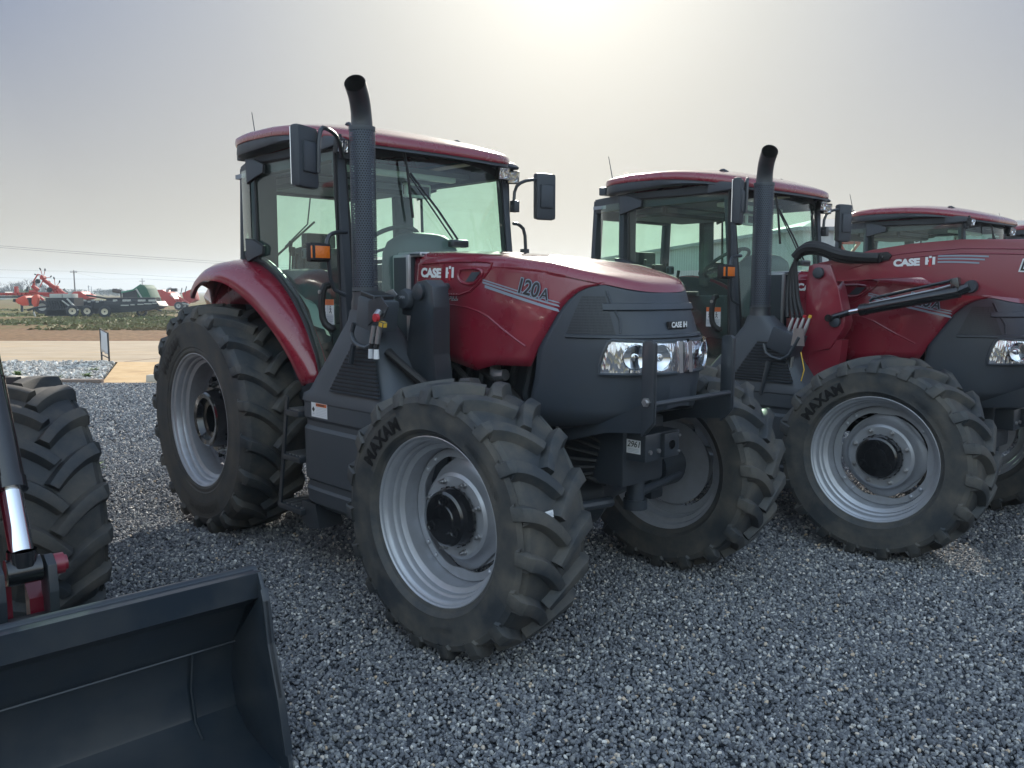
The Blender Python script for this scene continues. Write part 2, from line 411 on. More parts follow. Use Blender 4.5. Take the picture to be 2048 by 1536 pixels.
        g.lathe([(.24,e-.07),(.236,.33),(.25,.325),(.26,e-.07)],o=(0,o,0),seg=64)
    if side>0:
        for v in g.bm.verts: v.co.y*=-1
    g.build('rim','rim_silver',wh,smooth=30)
    make_tyre('tyre',wh,Rt,W,rr,rw,nl,side,words=words)
    return wh
# ================================================================ HOOD surface
HW=.435; X0=1.72; X1=2.60; XN=.715
def zt(x): return itp(x,[(1.7,1.925),(2.04,1.915),(2.44,1.885),(2.8,1.838),(3.1,1.765),(3.2,1.728),(3.34,1.67)])
H_=[(0,0),(.5,.84),(.56,.925),(.60,.955),(.66,.975),(.8,.992),(1,1)]
G_=[(0,1),(.25,.99),(.5,.955),(.56,.925),(.60,.885),(.66,.80),(.8,.48),(1,0)]
F_X=[(0,1),(.06,1),(.5,.865),(.56,.845),(.60,.825),(.66,.76),(.8,.46),(1,0)]
def hood(p,ph,dx=0):
    """p: 0..1 barrel, 1..2 nose; ph: 0..pi/2 from side foot to spine"""
    t=ph/(pi/2); g=itp(t,G_); f=itp(t,F_X); h=itp(t,H_)
    if p<=1: x=X0+(X1-X0)*p; y=(HW-.03*(1-p))*g
    else:
        a=(p-1)*pi/2; e=2/2.8
        x=X1+XN*math.sin(a)**e*f; y=HW*max(0,math.cos(a))**e*g
    zs=1.40
    return x,y,zs+(zt(x)-zs)*h
def hood_y(x,z):
    "outer |y| of hood side at x,z"
    lo,hi=0,pi/2
    def sol(ph):
        a,b=0,2
        for _ in range(30):
            m_=(a+b)/2
            if hood(m_,ph)[0]<x: a=m_
            else: b=m_
        return hood(a,ph)
    if z<=1.40: return sol(0)[1]
    for _ in range(30):
        m_=(lo+hi)/2
        if sol(m_)[2]<z: lo=m_
        else: hi=m_
    return sol(lo)[1]
def hood_b(ph,z):
    f=ph/(pi/2)
    if f>.512: return 3.9
    return itp(z,[(1.0,2.60),(1.29,2.68),(1.37,2.74),(1.5,2.83),(1.60,2.895),(1.66,2.95),(1.69,2.99),(1.705,3.03),(1.715,3.09),(1.722,3.16)])
def build_hood(T):
    PH=[pi/2*t for t in(0,.06,.12,.18,.24,.30,.36,.42,.46,.48,.495,.505,.516,.53,.56,.58,.60,.63,.66,.70,.75,.8,.87,.94,1)]
    red=[];blk=[]
    def find(ph):
        a,b=0,2
        for _ in range(40):
            m_=(a+b)/2; q=hood(m_,ph)
            if q[0]<hood_b(ph,q[2]): a=m_
            else: b=m_
        return a
    pbs=[find(ph) for ph in PH]
    # smooth
    for _ in range(0): pbs=[pbs[0]]+[(pbs[i-1]+2*pbs[i]+pbs[i+1])/4 for i in range(1,len(pbs)-1)]+[pbs[-1]]
    zb=lambda x: itp(x,[(1.72,1.42),(2.0,1.31),(2.3,1.262),(2.45,1.30),(2.75,1.31)])
    for sg in(-1,1):
        rows=[]
        for i,(ph,pb) in enumerate(zip(PH,pbs)):
            rows.append([hood(pb*j/28,ph) for j in range(29)])
        low=[]
        pl=find_low=pbs[0]
        for fz in(1.0,.5):
            low.append([(x,y,lerp(z,zb(x),fz)) for x,y,z in rows[0]])
        low[0]=[(x-.05*max(0,(j-20)/8),y,z) for j,(x,y,z) in enumerate(low[0])]
        low[1]=[(x-.022*max(0,(j-20)/8),y,z) for j,(x,y,z) in enumerate(low[1])]
        rr=low+rows
        red.append([[Vector((x,sg*y,z)) for x,y,z in r] for r in rr])
        rows=[]
        for i,(ph,pb) in enumerate(zip(PH,pbs)):
            rows.append([hood(pb+(2-pb)*j/30,ph) for j in range(31)])
        low=[]
        for zz,f in((1.0,.985),(1.12,.99),(1.25,1)):
            low.append([(X1+(x-X1)*f-(.09 if zz<1.1 else .06 if zz<1.2 else .02)*(1-j/30),y*f,max(zz,1.0+.13*(j/30)) ) for j,(x,y,z) in enumerate(rows[0])])
        rr=low+rows
        blk.append([[Vector((x,sg*y,z)) for x,y,z in r] for r in rr])
    h=MB()
    for g in red: h.grid(g)
    hd=h.build('hood','red_paint',T,smooth=50,merge=.0008)
    md=hd.modifiers.new('s','SOLIDIFY'); md.thickness=.012; md.offset=-1
    g_=MB()
    for g in blk:
        for r in g:
            for v in r: v.y*=.992
        g_.grid(g)
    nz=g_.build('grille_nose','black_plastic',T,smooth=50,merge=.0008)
    md=nz.modifiers.new('s','SOLIDIFY'); md.thickness=.012; md.offset=-1
    # crease ribs on the nose and mesh side panel
    for sg in(-1,1):
        k=MB(); rows=[]
        for z in np.linspace(1.47,1.66,8):
            row=[]
            for s in np.linspace(0,1,10):
                x=lerp(itp(z,[(1.47,2.93),(1.66,3.0)]),itp(z,[(1.47,3.17),(1.66,3.10)]),s); y=hood_y(x,z)*.992+.004; row.append(Vector((x,sg*y,z)))
            rows.append(row)
        k.grid(rows,'grille_mesh')
        k.tube([(x,sg*(hood_y(x,z)*.992+.002),z) for x,z in((3.10,1.685),(3.13,1.62),(3.17,1.55),(3.18,1.49))],.006,6,'black_plastic')
        k.build('side_grille',None,nz,smooth=40)
    return hd,nz
def nose_pt(a,z,off=0):
    "point on nose surface, a = plan angle 0 (side) .. pi/2 (centre)"
    p=1+a/(pi/2)
    if z<=1.40: x,y,_=hood(min(p,2),0)
    else:
        lo,hi=0,pi/2
        for _ in range(30):
            m_=(lo+hi)/2
            if hood(p,m_)[2]<z: lo=m_
            else: hi=m_
        x,y,_=hood(p,lo)
    e=2/2.8; f_=lambda t:(XN*max(0,math.sin(t))**e,HW*max(0,math.cos(t))**e)
    a1,a2=max(.02,a-.02),min(pi/2,a+.02); (xa,ya),(xb,yb)=f_(a1),f_(a2)
    nx,ny=(ya-yb),(xb-xa); L=math.hypot(nx,ny) or 1
    return Vector((x+off*nx/L,y*.992+off*ny/L,z))
def cyl_lamp(mb,c,d,r,m1,m2):
    """concave reflector bowl pointing along d"""
    d=Vector(d).normalized();u=d.cross(Vector((0,0,1))).normalized();v=u.cross(d)
    rows=[]
    for a,k in((.0,1),(.004,.98),(-.006,.9),(-.014,.6),(-.017,.3),(-.008,.27),(-.003,.2),(-.002,.01)):
        rows.append([Vector(c)+d*a+(u*math.cos(t)+v*math.sin(t))*r*k for t in np.linspace(0,2*pi,20,endpoint=False)])
    mb.grid(rows,m1,closev=True)
# ================================================================ TRACTOR
def make_tractor():
    T=empty('tractor')
    st=R(3.3)
    WA=[('MAXAM',.085,.452,153,'rubber_mark',.004,1.05),('AGRIXTRA 85',.045,.46,58,'rubber',.001,1.02),('380/85R28',.034,.47,-70,'rubber',.001,1.0),('TUBELESS',.022,.47,-130,'rubber',.0005,1.0)]
    WR=[('MAXAM',.098,.555,150,'rubber_mark',.004,1.05),('AGRIXTRA 85',.075,.60,-60,'rubber_mark',.002,1.0),('460/85R38',.035,.66,50,'rubber',.001,1.0)]
    fy=.878; ry=.772
    make_wheel(T,'front',-1,(2.692,-fy,.634),st,WA)
    make_wheel(T,'front',1,(2.692,fy,.634),st)
    make_wheel(T,'rear',-1,(0,-ry,.790),0,WR)
    make_wheel(T,'rear',1,(0,ry,.790),0)
    hd,nz=build_hood(T)
    # hood details: scoop recess, crease lines
    d=MB()
    def HP(x,z,o=.004): return Vector((x,-(hood_y(x,z)+o),z))
    def HPl(x,z,o=.004): return Vector((x,(hood_y(x,z)+o),z))
    for F in(HP,HPl):
        d.tube([F(x,z,.002) for x,z in((1.80,1.84),(2.05,1.845),(2.35,1.84),(2.42,1.825),(2.33,1.74),(2.21,1.665),(2.0,1.66))],.007,6,'red_paint',smooth=1)
        d.tube([F(x,z,.002) for x,z in((2.15,1.80),(2.26,1.805),(2.35,1.79),(2.30,1.735),(2.23,1.715),(2.15,1.735),(2.13,1.77),(2.15,1.80))],.009,6,'red_paint',smooth=2)
        rows=[[F(lerp(2.20,2.27,s)+.05*(zz-1.735)/.05,zz,.006) for s in(0,1)] for zz in(1.735,1.76,1.785)]
        d.grid(rows,'black_plastic')
        d.tube([F(x,z,.001) for x,z in((1.80,1.62),(2.3,1.60),(2.55,1.47),(2.68,1.41))],.005,6,'red_paint',smooth=2)
    d.build('hood_trim',None,hd,smooth=40)
    # decals
    for F,dr,x0 in((HP,1,1.79),(HPl,-1,2.12)):
        k=MB()
        sl=-.045
        k.text('CASE',lambda x,y:F(x0+dr*x*1.22,1.768+y+sl*x,.0035),size=.068,bold=.0038,m='white_decal',sub=1,space=.96)
        k.build('brand_lettering',None,hd,smooth=0,recalc=False); k=MB(); x1=x0+dr*.232
        for q,(a,b) in enumerate(((0,.020),(.052,.072))):
            k.grid([[F(x1+dr*u,z,.0035) for u in(a,b)] for z in(1.757,1.815)],'white_decal')
        k.grid([[F(x1+dr*u,z,.0035) for u in(.027,.045)] for z in(1.742,1.80)],'red_decal')
        k.grid([[F(x1+dr*u,z,.0035) for u in(.020,.027)] for z in(1.778,1.790)],'white_decal')
        k.grid([[F(x1+dr*u,z,.0035) for u in(.027,.045)] for z in(1.806,1.822)],'white_decal')
        k.build('emblem',None,hd,smooth=0,recalc=False); k=MB()
        for z0,hh,xs in((1.750,.007,2.33),(1.736,.010,2.34),(1.717,.015,2.36)):
            rows=[]
            for e_ in(0,1):
                rows.append([F(lerp(xs,2.895-(0 if e_ else .01),s),z0-.118*s-e_*hh+.0,.003) for s in np.linspace(0,1,14)])
            k.grid(rows,'silver_decal')
        k.build('stripes',None,hd,smooth=0,recalc=False); k=MB()
        xx=2.60 if dr>0 else 2.89
        for o_,bo,mm in((.0045,.0065,'silver_decal'),(.0055,.0015,'black_decal')):
            k.text('120',lambda x,y:F(xx+dr*x,1.682+y-.20*x*dr-(0 if dr>0 else .045),o_),size=.108,bold=bo,m=mm,sub=1,shear=.25,space=.95)
            k.text('A',lambda x,y:F(xx+dr*(x+.168),1.650+y-.20*x*dr+(0 if dr>0 else .03),o_),size=.075,bold=bo*.8,m=mm,sub=1,shear=.25)
        k.build('model_number',None,hd,smooth=0,recalc=False); k=MB()
        for o_,bo,mm in((.0035,.002,'white_decal'),(.0042,.0002,'black_decal')):
            k.text('FARMALL',lambda x,y:F((1.93 if dr>0 else 2.14)+dr*x,1.635+y,o_),size=.05,bold=bo,m=mm,sub=1,shear=.2)
        k.build('name_lettering',None,hd,smooth=0,recalc=False)
    # nose badge
    k=MB()
    def NB(x,y,off=.012):
        aa=math.pi/2; yy=-.055+x
        q=nose_pt(pi/2,1.522,off); return Vector((q.x+.002,yy,1.512+y))
    k.box((NB(.05,.0).x-.008,0,1.522),(.018,.15,.036),None,'black_decal',bev=.004)
    k.text('CASE IH',lambda x,y:NB(x-.005,y,.016),size=.036,bold=.0016,m='white_decal')
    k.build('badge',None,nz,smooth=0,recalc=False)
    # bonnet brow step
    k=MB()
    rows=[]
    for z,o in((1.628,.0),(1.625,.010),(1.598,.012),(1.590,0)):
        rows.append([ (lambda q,s:Vector((q.x,s*q.y,q.z)))(nose_pt(a,z,o),s) for s,a in [(-1,x) for x in np.linspace(.75,pi/2,14)]+[(1,x) for x in np.linspace(pi/2,.75,14)]])
    k.grid(rows)
    rows=[]
    for z,o in((1.482,0),(1.478,.012),(1.466,.012),(1.460,0)):
        rows.append([ (lambda q,s:Vector((q.x,s*q.y,q.z+.012*math.cos(2*q.y/.4)*0)))(nose_pt(a,z,o),s) for s,a in [(-1,x) for x in np.linspace(.35,pi/2,18)]+[(1,x) for x in np.linspace(pi/2,.35,18)]])
    k.grid(rows)
    k.build('brow','black_plastic',nz,smooth=40,merge=.0005)
    # headlights
    for sg in(-1,1):
        b=MB()
        def P(a,z,o): q=nose_pt(a,z,o); return Vector((q.x,sg*q.y,q.z))
        def lo(a): return 1.296
        def hi(a): return 1.458-.014*max(0,(a-.7))
        A=np.linspace(.66,1.562,22)
        def ze(a,f):
            h0,h1=lo(a),hi(a)
            if a<.76: h1=lerp(h0+.04,h1,max(0,(a-.66)/.10)**.6)
            return lerp(h0,h1,f)
        b.grid([[P(a,ze(a,f),.003) for a in A] for f in np.linspace(0,1,7)],'lamp_reflector')
        # bezel
        loop=[(a,ze(a,0)) for a in A]+[(A[-1],ze(A[-1],f)) for f in(.5,)]+[(a,ze(a,1)) for a in A[::-1]]+[(A[0],ze(A[0],.5))]
        pts=[P(a,z,.006) for a,z in loop if a<1.55]; pts=pts[len(A)-1:]+pts[:len(A)-1]
        b.tube(pts,.009,6,'black_plastic',caps=False)
        # reflector bowls
        for a,z,r in((1.02,1.378,.062),(1.30,1.374,.062)):
            q=P(a,z,.023); dn=(P(a,z,.05)-P(a,z,0)).normalized(); cyl_lamp(b,q,dn,r,'lamp_inner','lamp_inner')
        for a in(1.535,):
            b.grid([[P(aa,ze(aa,f),.026) for aa in(a-.018,a+.018)] for f in(0,1)],'steel')
        hl=b.build('headlight',None,nz,smooth=40)
        g=MB(); g.grid([[P(a,ze(a,f),.031) for a in A] for f in np.linspace(0,1,5)]); g.build('headlight_lens','lamp_glass',hl if False else nz,smooth=60)
    # front guard
    g=MB('black_metal')
    for sg in(-1,1):
        y=sg*.33
        g.prism([(2.55,.93),(3.10,1.06),(3.33,1.17),(3.33,1.45),(3.35,1.465),(3.385,1.465),(3.40,1.45),(3.405,1.09),(3.36,1.04),(3.12,1.015),(2.9,.95),(2.6,.88)],1,y-sg*.005,y+sg*.005)
        g.prism([(3.335,1.02),(3.335,1.45),(3.35,1.462),(3.385,1.462),(3.40,1.45),(3.40,1.09)],1,y-sg*.012,y+sg*.016,bev=.003)
        g.lathe([(0,.022),(.012,.022),(.012,.014),(.022,.014),(.022,0)] if sg>0 else [(0,.022),(-.012,.022),(-.012,.014),(-.022,.014),(-.022,0)],o=(3.365,y+sg*.014,1.185),seg=6,m='steel')
    g.tube([(3.385,-.33,1.175),(3.385,.33,1.175)],.013,10,'black_metal')
    g2=g.build('front_guard',None,T,smooth=30)
    # front support block, pivot, axle
    a=MB(); K='black_metal'
    a.box((3.05,0,.92),(.33,.29,.14),None,K,bev=.012); a.box((3.225,.04,.925),(.03,.12,.12),None,K,bev=.004)
    a.lathe([(0,.024),(-.003,.024),(-.003,0)],o=(3.243,.04,.925),axis=0,seg=14,m='rubber_seal')
    for z in(.885,.965): a.lathe([(0,.008),(.006,.008),(.006,0)],o=(3.24,.10,z),axis=0,seg=6,m='steel')
    a.tube([(3.02,0,1.04),(3.06,0,1.07),(3.10,0,1.04)],.014,8,K,smooth=2)
    a.box((3.0,0,1.01),(.2,.16,.05),None,K,bev=.01)
    a.lathe([(.60,.046),(.85,.046)],o=(3.05,0,0),axis=2,seg=18,m=K,caps=True)
    a.lathe([(.57,.062),(.62,.062)],o=(3.05,0,0),axis=2,seg=18,m=K,caps=True)
    a.box((2.35,0,.88),(1.5,.34,.34),None,K,bev=.02)
    a.build('front_support',None,T,smooth=30)
    a=MB()
    a.tube([(2.69,-.66,.634),(2.69,-.5,.634),(2.69,-.22,.60),(2.69,0,.57),(2.69,.22,.60),(2.69,.5,.634),(2.69,.66,.634)],[.10,.085,.075,.085,.16,.085,.075,.085,.10],16,K)
    for sg in(-1,1):
        a.tube([(2.69,sg*.60,.634),(2.69,sg*.80,.634)],.13,20,K); a.box((2.69,sg*.58,.634),(.17,.12,.34),None,K,bev=.02)
        a.tube([(2.95,sg*.08,.60),(2.93,sg*.38,.615),(2.90,sg*.62,.63)],[.03,.028,.016,.016],10,K)
        a.tube([(2.93,sg*.40,.615),(2.90,sg*.60,.63)],.011,8,'chrome')
    a.build('front_axle',None,T,smooth=30)
    # engine, transmission, belly
    a=MB('rubber_seal')
    for i in range(6):
        y0=-.34-.012*i; a.tube([(1.65,y0,1.30-.05*i),(1.95,y0-.02,1.12-.03*i),(2.3,y0+.02,1.05-.05*i),(2.75,y0+.08,1.02-.06*i),(2.95,y0+.18,.92-.03*i)],.011,6,'rubber_seal',smooth=1)
    for x,z in((1.95,1.12),(2.3,1.0),(2.6,1.02)): a.box((x,-.37,z),(.03,.10,.16),None,'steel',bev=.004)
    a.tube([(2.95,-.12,.70),(2.85,-.30,.78),(2.6,-.42,.74),(2.4,-.40,.85)],.012,6,'rubber_seal',smooth=2)
    a.tube([(2.95,.12,.70),(2.85,.30,.78),(2.6,.42,.74),(2.4,.40,.85)],.012,6,'rubber_seal',smooth=2)
    a.build('hose_bundle',None,T,smooth=40)
    a=MB()
    for sg in(-1,1):
        for k_ in range(5): a.lathe([(0,.011),(sg*.008,.011),(sg*.008,0)],o=(2.58+.05*k_,sg*.645,.80-.02*abs(k_-2)),seg=6,m='steel')
    for k_ in range(4): a.lathe([(0,.012),(.01,.012),(.01,0)],o=(3.215,-.11+.07*k_,.90),axis=0,seg=6,m='steel')
    a.box((2.15,0,1.22),(1.25,.50,.62),None,K,bev=.03); a.box((2.78,0,1.28),(.12,.74,.60),None,K,bev=.01)
    a.box((.9,0,.85),(1.9,.46,.5),None,K,bev=.04); a.box((0,0,.80),(.55,.62,.62),None,K,bev=.06)
    a.tube([(0,-.6,.79),(0,.6,.79)],.13,18,K)
    for i in range(9): a.tube([(1.7+.12*i,-.25,1.0),(1.7+.12*i,-.29,1.15),(1.74+.12*i,-.27,1.35)],.022,6,K)
    a.tube([(1.9,-.30,1.45),(2.2,-.33,1.28),(2.45,-.34,1.18),(2.6,-.30,1.0)],.03,8,'rubber_seal',smooth=2)
    a.tube([(2.0,-.40,1.33),(2.25,-.38,1.15),(2.35,-.36,1.0)],.018,8,'rubber_seal',smooth=2)
    a.tube([(2.38,-.36,1.28),(2.42,-.40,1.24),(2.5,-.40,1.25)],.03,10,'steel',smooth=1)
    a.box((1.62,0,1.5),(.16,.84,.80),None,'cab_dark',bev=.02)
    a.box((1.68,0,1.895),(.22,.80,.03),None,'cab_dark',bev=.01)
    a.build('engine',None,T,smooth=30)
    # exhaust canister body on right, fuel tank on left
    def slices(mb,S_,m,mir=1,n=28):
        rows=[]
        for z,x0,x1,y0,y1,p in S_:
            cx,cy,hx,hy=(x0+x1)/2,(y0+y1)/2,(x1-x0)/2,(y1-y0)/2
            rows.append([Vector((cx+hx*abs(math.cos(t))**(2/p)*(1 if math.cos(t)>0 else -1),mir*(cy+hy*abs(math.sin(t))**(2/p)*(1 if math.sin(t)>0 else -1)),z)) for t in np.linspace(0,2*pi,n,endpoint=False)])
        V=mb.grid(rows,m,closev=True); mb.face(V[0][::-1],m); mb.face(V[-1],m)
    a=MB()
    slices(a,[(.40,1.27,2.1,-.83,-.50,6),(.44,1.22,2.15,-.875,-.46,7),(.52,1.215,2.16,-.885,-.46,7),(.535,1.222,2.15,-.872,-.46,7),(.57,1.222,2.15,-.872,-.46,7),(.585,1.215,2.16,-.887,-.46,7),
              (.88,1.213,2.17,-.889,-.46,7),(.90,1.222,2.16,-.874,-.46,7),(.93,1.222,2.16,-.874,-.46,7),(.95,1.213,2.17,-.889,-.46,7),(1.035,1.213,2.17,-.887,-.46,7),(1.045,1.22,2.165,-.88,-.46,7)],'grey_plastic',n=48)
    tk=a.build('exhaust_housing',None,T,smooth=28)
    a=MB()
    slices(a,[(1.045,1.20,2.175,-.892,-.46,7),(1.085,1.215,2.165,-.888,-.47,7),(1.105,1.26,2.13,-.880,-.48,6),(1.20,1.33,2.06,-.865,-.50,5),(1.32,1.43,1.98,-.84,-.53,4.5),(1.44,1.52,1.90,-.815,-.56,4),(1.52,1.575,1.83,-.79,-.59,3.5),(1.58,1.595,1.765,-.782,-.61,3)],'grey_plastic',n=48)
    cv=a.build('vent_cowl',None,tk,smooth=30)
    a=MB()
    for i in range(13):
        z=1.13+.021*i; f=i/12; y=lerp(-.882,-.836,f); x0,x1=lerp(1.58,1.74,f),lerp(2.05,1.93,f)
        a.box(((x0+x1)/2,y-.001,z),(x1-x0,.02,.009),Matrix.Rotation(.3,3,'X'),'black_plastic')
        a.box(((x0+x1)/2,y+.001,z+.0105),(x1-x0,.012,.011),None,'rubber_seal')
    a.build('louvres',None,cv,smooth=0)
    a=MB(); a.box((1.462,-.8895,1.003),(.17,.0015,.085),None,'white_decal'); a.box((1.485,-.8905,1.033),(.115,.001,.018),None,'orange_decal')
    for i in range(6): a.box((1.485,-.8905,1.018-.009*i),(.108,.001,.0026),None,'label_grey')
    a.box((1.400,-.8905,1.005),(.022,.001,.022),Matrix.Rotation(.7,3,'Y'),'black_decal'); a.box((1.400,-.8905,.98),(.02,.001,.008),None,'label_grey')
    a.prism([(1.432,1.028),(1.444,1.028),(1.438,1.038)],1,-.8912,-.8918,'black_decal')
    a.text('WARNING',lambda x,y:Vector((1.448+x,-.8916,1.0285+y)),size=.015,bold=.0006,m='black_decal')
    a.build('warning_label',None,tk,smooth=0)
    a=MB()
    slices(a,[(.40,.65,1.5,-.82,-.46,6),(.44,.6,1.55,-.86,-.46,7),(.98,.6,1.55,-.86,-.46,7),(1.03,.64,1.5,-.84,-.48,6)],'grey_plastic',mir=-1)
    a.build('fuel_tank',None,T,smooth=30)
    # exhaust stack
    cx,cy=1.672,-.70
    a=MB()
    a.lathe([(1.56,.080),(1.62,.080),(1.65,.073),(1.68,.073)],o=(cx,cy,0),axis=2,seg=24,m='black_metal')
    a.lathe([(1.68,.048),(2.56,.048)],o=(cx,cy,0),axis=2,seg=20,m='rubber_seal')
    bd=Vector((.68,-.73,0)).normalized(); pts=[]
    for i in range(11):
        t=i/10*R(68); rr=.16
        pts.append(Vector((cx,cy,2.585))+bd*(rr*(1-math.cos(t)))+Vector((0,0,rr*math.sin(t)*1.15)))
    pts=[Vector((cx,cy,2.56))]+pts; dn=(pts[-1]-pts[-2]).normalized(); pts.append(pts[-1]+dn*.05)
    a.tube(pts,[.060,.057,.057,.058],22,'black_metal',caps=False)
    a.tube([pts[-1],pts[-1]-dn*.12],[.053,.050],20,'rubber_seal',caps=False); 
    e_=MB()
    V=[]
    stk=a.build('exhaust_stack',None,T,smooth=40)
    a=MB(); uvl=a.bm.loops.layers.uv.new('uv'); seg=48
    V=a.grid([[Vector((cx+.071*math.cos(t),cy+.071*math.sin(t),z)) for t in np.linspace(0,2*pi,seg,endpoint=False)] for z in(1.69,1.98,2.27,2.56)],'perforated_steel',closev=True)
    for f in a.bm.faces:
        us=[]
        for l in f.loops:
            u=(math.atan2(l.vert.co.y-cy,l.vert.co.x-cx)/(2*pi))%1; us.append(u)
        if max(us)-min(us)>.5: us=[u+1 if u<.5 else u for u in us]
        for l,u in zip(f.loops,us): l[uvl].uv=(u,(l.vert.co.z-1.69)/.0128)
    for z in(1.685,2.56): a.lathe([(z,.0715),(z,.0735),(z+.02,.0735),(z+.02,.0715)],o=(cx,cy,0),axis=2,seg=36,m='grey_plastic')
    a.build('heat_shield',None,stk,smooth=60)
    # fenders
    for sg in(-1,1):
        a=MB(); rows=[]
        N=30
        for i in range(N+1):
            f=i/N; 
            yo=lerp(.95,.755,max(0,(f-.25)/.75)**1.15); yi=.615
            Rl=itp(f,[(0,.885),(.06,.945),(.15,.99),(.35,1.035),(.7,1.05),(1,1.08)])
            sec=[(yo-.025,Rl-.035),(yo,Rl-.03),(yo+.002,Rl+.01),(lerp(yo,yi,.12),Rl+.055),(lerp(yo,yi,.35),Rl+.085),(lerp(yo,yi,.7),Rl+.095),(yi,Rl+.09),(yi-.012,Rl+.04)]
            c0=(.03,.79)
            def TH(k): return R(lerp((99,99,99,100,104,112,124,127)[k],17,f))
            rows.append([Vector((c0[0]+r*math.cos(TH(k)),sg*y,c0[1]+r*math.sin(TH(k)))) for k,(y,r) in enumerate(sec)])
        a.grid(rows); fn=a.build('fender','red_paint',T,smooth=50)
        md=fn.modifiers.new('s','SOLIDIFY'); md.thickness=.014; md.offset=-1
    for sg in(-1,1):
        a=MB(); rows=[]
        for r in(.80,.95,1.11): rows.append([Vector((.03+r*math.cos(R(t)),sg*.606,.79+r*math.sin(R(t)))) for t in np.linspace(130,60,14)])
        a.grid(rows); q=a.build('inner_fender','red_paint',T,smooth=50); md=q.modifiers.new('s','SOLIDIFY'); md.thickness=.01
    # black inner wheel arch wall + cab lower body
    a=MB()
    for sg in(-1,1):
        pts=[(.03+1.10*math.cos(R(t)),.79+1.11*math.sin(R(t))) for t in range(118,16,-6)]
        a.prism(pts+[(1.0,.95),(.4,1.0),(-.3,1.2)],1,sg*.58,sg*.60)
        seal=[(.03+1.155*math.cos(R(t)),sg*.655,.79+1.155*math.sin(R(t))) for t in range(82,14,-4)]
        a.tube(seal,.030,8); 
    a.box((.55,0,1.10),(1.9,1.16,.10)); a.box((-.25,0,1.45),(.06,1.1,.7)); a.box((1.44,0,1.25),(.06,1.25,.5)); 
    for sg in(-1,1): a.box((1.30,sg*.64,1.10),(.36,.12,.10),bev=.01)
    a.build('cab_floor','cab_dark',T,smooth=30)
    # cab frame
    a=MB(); F_='cab_dark'
    for sg in(-1,1):
        a.bar((1.48,sg*.675,1.10),(1.345,sg*.655,2.57),.055,.065,F_,bev=.012)
        a.bar((.31,sg*.59,1.80),(.30,sg*.58,2.56),.165,.06,F_,bev=.012)
        a.bar((-.15,sg*.51,1.60),(-.10,sg*.50,2.56),.05,.09,F_,up=(0,1,0),bev=.012)
        a.box((.84,sg*.640,2.51),(1.14,.07,.12),None,F_); a.bar((.28,sg*.64,2.51),(-.10,sg*.52,2.51),.05,.12,F_)
    a.box((-.09,0,2.48),(.06,1.0,.17),None,F_); a.box((-.15,0,1.72),(.05,1.0,.16),None,F_)
    a.box((.50,0,2.49),(1.16,1.2,.03),None,'headliner'); a.box((.35,0,2.44),(.5,.9,.10),None,'headliner',bev=.03)
    a.build('cab_frame',None,T,smooth=30)
    # roof
    def roofpts(k,z,n=72):
        o=[]
        for i in range(n):
            t=2*pi*i/n; c,s=math.cos(t),math.sin(t)
            L=.82 if c>0 else .80; p=(2/2.8) if c>0 else (2/5.)
            x=.78+L*k*abs(c)**(p)*(1 if c>0 else -1); y=.775*k*abs(s)**(2/4.2)*(1 if s>0 else -1)
            if x<.3: y*=1-.16*((.3-x)/.33)**2
            if z<2.66 and x>.5: z_=lerp(z,2.66,min(1,(x-.5)/.7)*.85)
            else: z_=z
            o.append(Vector((x,y,z_-(.155 if x>.5 else .06)*abs((x-.5)/1.1)**2.0-.02*(y/.77)**2)))
        return o
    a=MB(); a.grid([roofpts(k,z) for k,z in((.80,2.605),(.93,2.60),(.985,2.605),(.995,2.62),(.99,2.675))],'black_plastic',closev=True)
    rf=MB(); rf.grid([roofpts(k,z) for k,z in((.985,2.668),(1.0,2.672),(1.006,2.69),(1.0,2.715),(.97,2.73),(.90,2.74),(.75,2.755),(.5,2.768),(.25,2.774),(.01,2.775))],None,closev=True)
    ro=rf.build('roof','red_paint',T,smooth=45)
    a.box((.05,-.57,2.625),(.08,.12,.07),None,'black_plastic',bev=.012); a.box((.05,.57,2.625),(.08,.12,.07),None,'black_plastic',bev=.012)
    for sg in(-1,1):
        a.prism([(1.20,2.50),(1.20,2.60),(1.42,2.565),(1.47,2.53),(1.46,2.515)],1,sg*.50,sg*.72,'black_plastic',bev=.01)
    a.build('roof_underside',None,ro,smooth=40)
    for x,y in((1.15,-.45),(1.15,.42)):
        a=MB(); z=2.665
        a.tube([(x-.04,y,z+.02),(x,y,z+.05),(x+.05,y,z+.02)],.010,6,'black_plastic',smooth=1); a.box((x,y,z+.01),(.12,.04,.02),None,'black_plastic',bev=.004)
        a.build('roof_bracket',None,ro,smooth=30)
    # antenna
    a=MB(); a.lathe([(0,.018),(.04,.012)],o=(.06,-.5,2.70),axis=2,seg=10,m='black_metal',caps=True); a.tube([(.06,-.5,2.72),(.005,-.5,2.94)],[.005,.0028],6,'black_metal'); a.build('antenna',None,ro,smooth=40)
    # windscreen, glass
    def ws(y,z,o=0):
        bow=.17*(1-(y/.68)**2); lean=.11*(z-1.4)/1.1
        return Vector((1.455+bow-lean+o,y,z))
    a=MB(); a.grid([[ws(y,lerp(1.35,2.535-.075*abs(y/.66)**2.2,s_)) for y in np.linspace(-.66,.66,17)] for s_ in np.linspace(0,1,8)]); a.build('windscreen','cab_glass',T,smooth=60)
    a=MB()
    a.grid([[ws(y,2.535-.075*abs(y/.66)**2.2-q_,.004) for y in np.linspace(-.66,.66,17)] for q_ in(-.02,.035)],'rubber_seal')
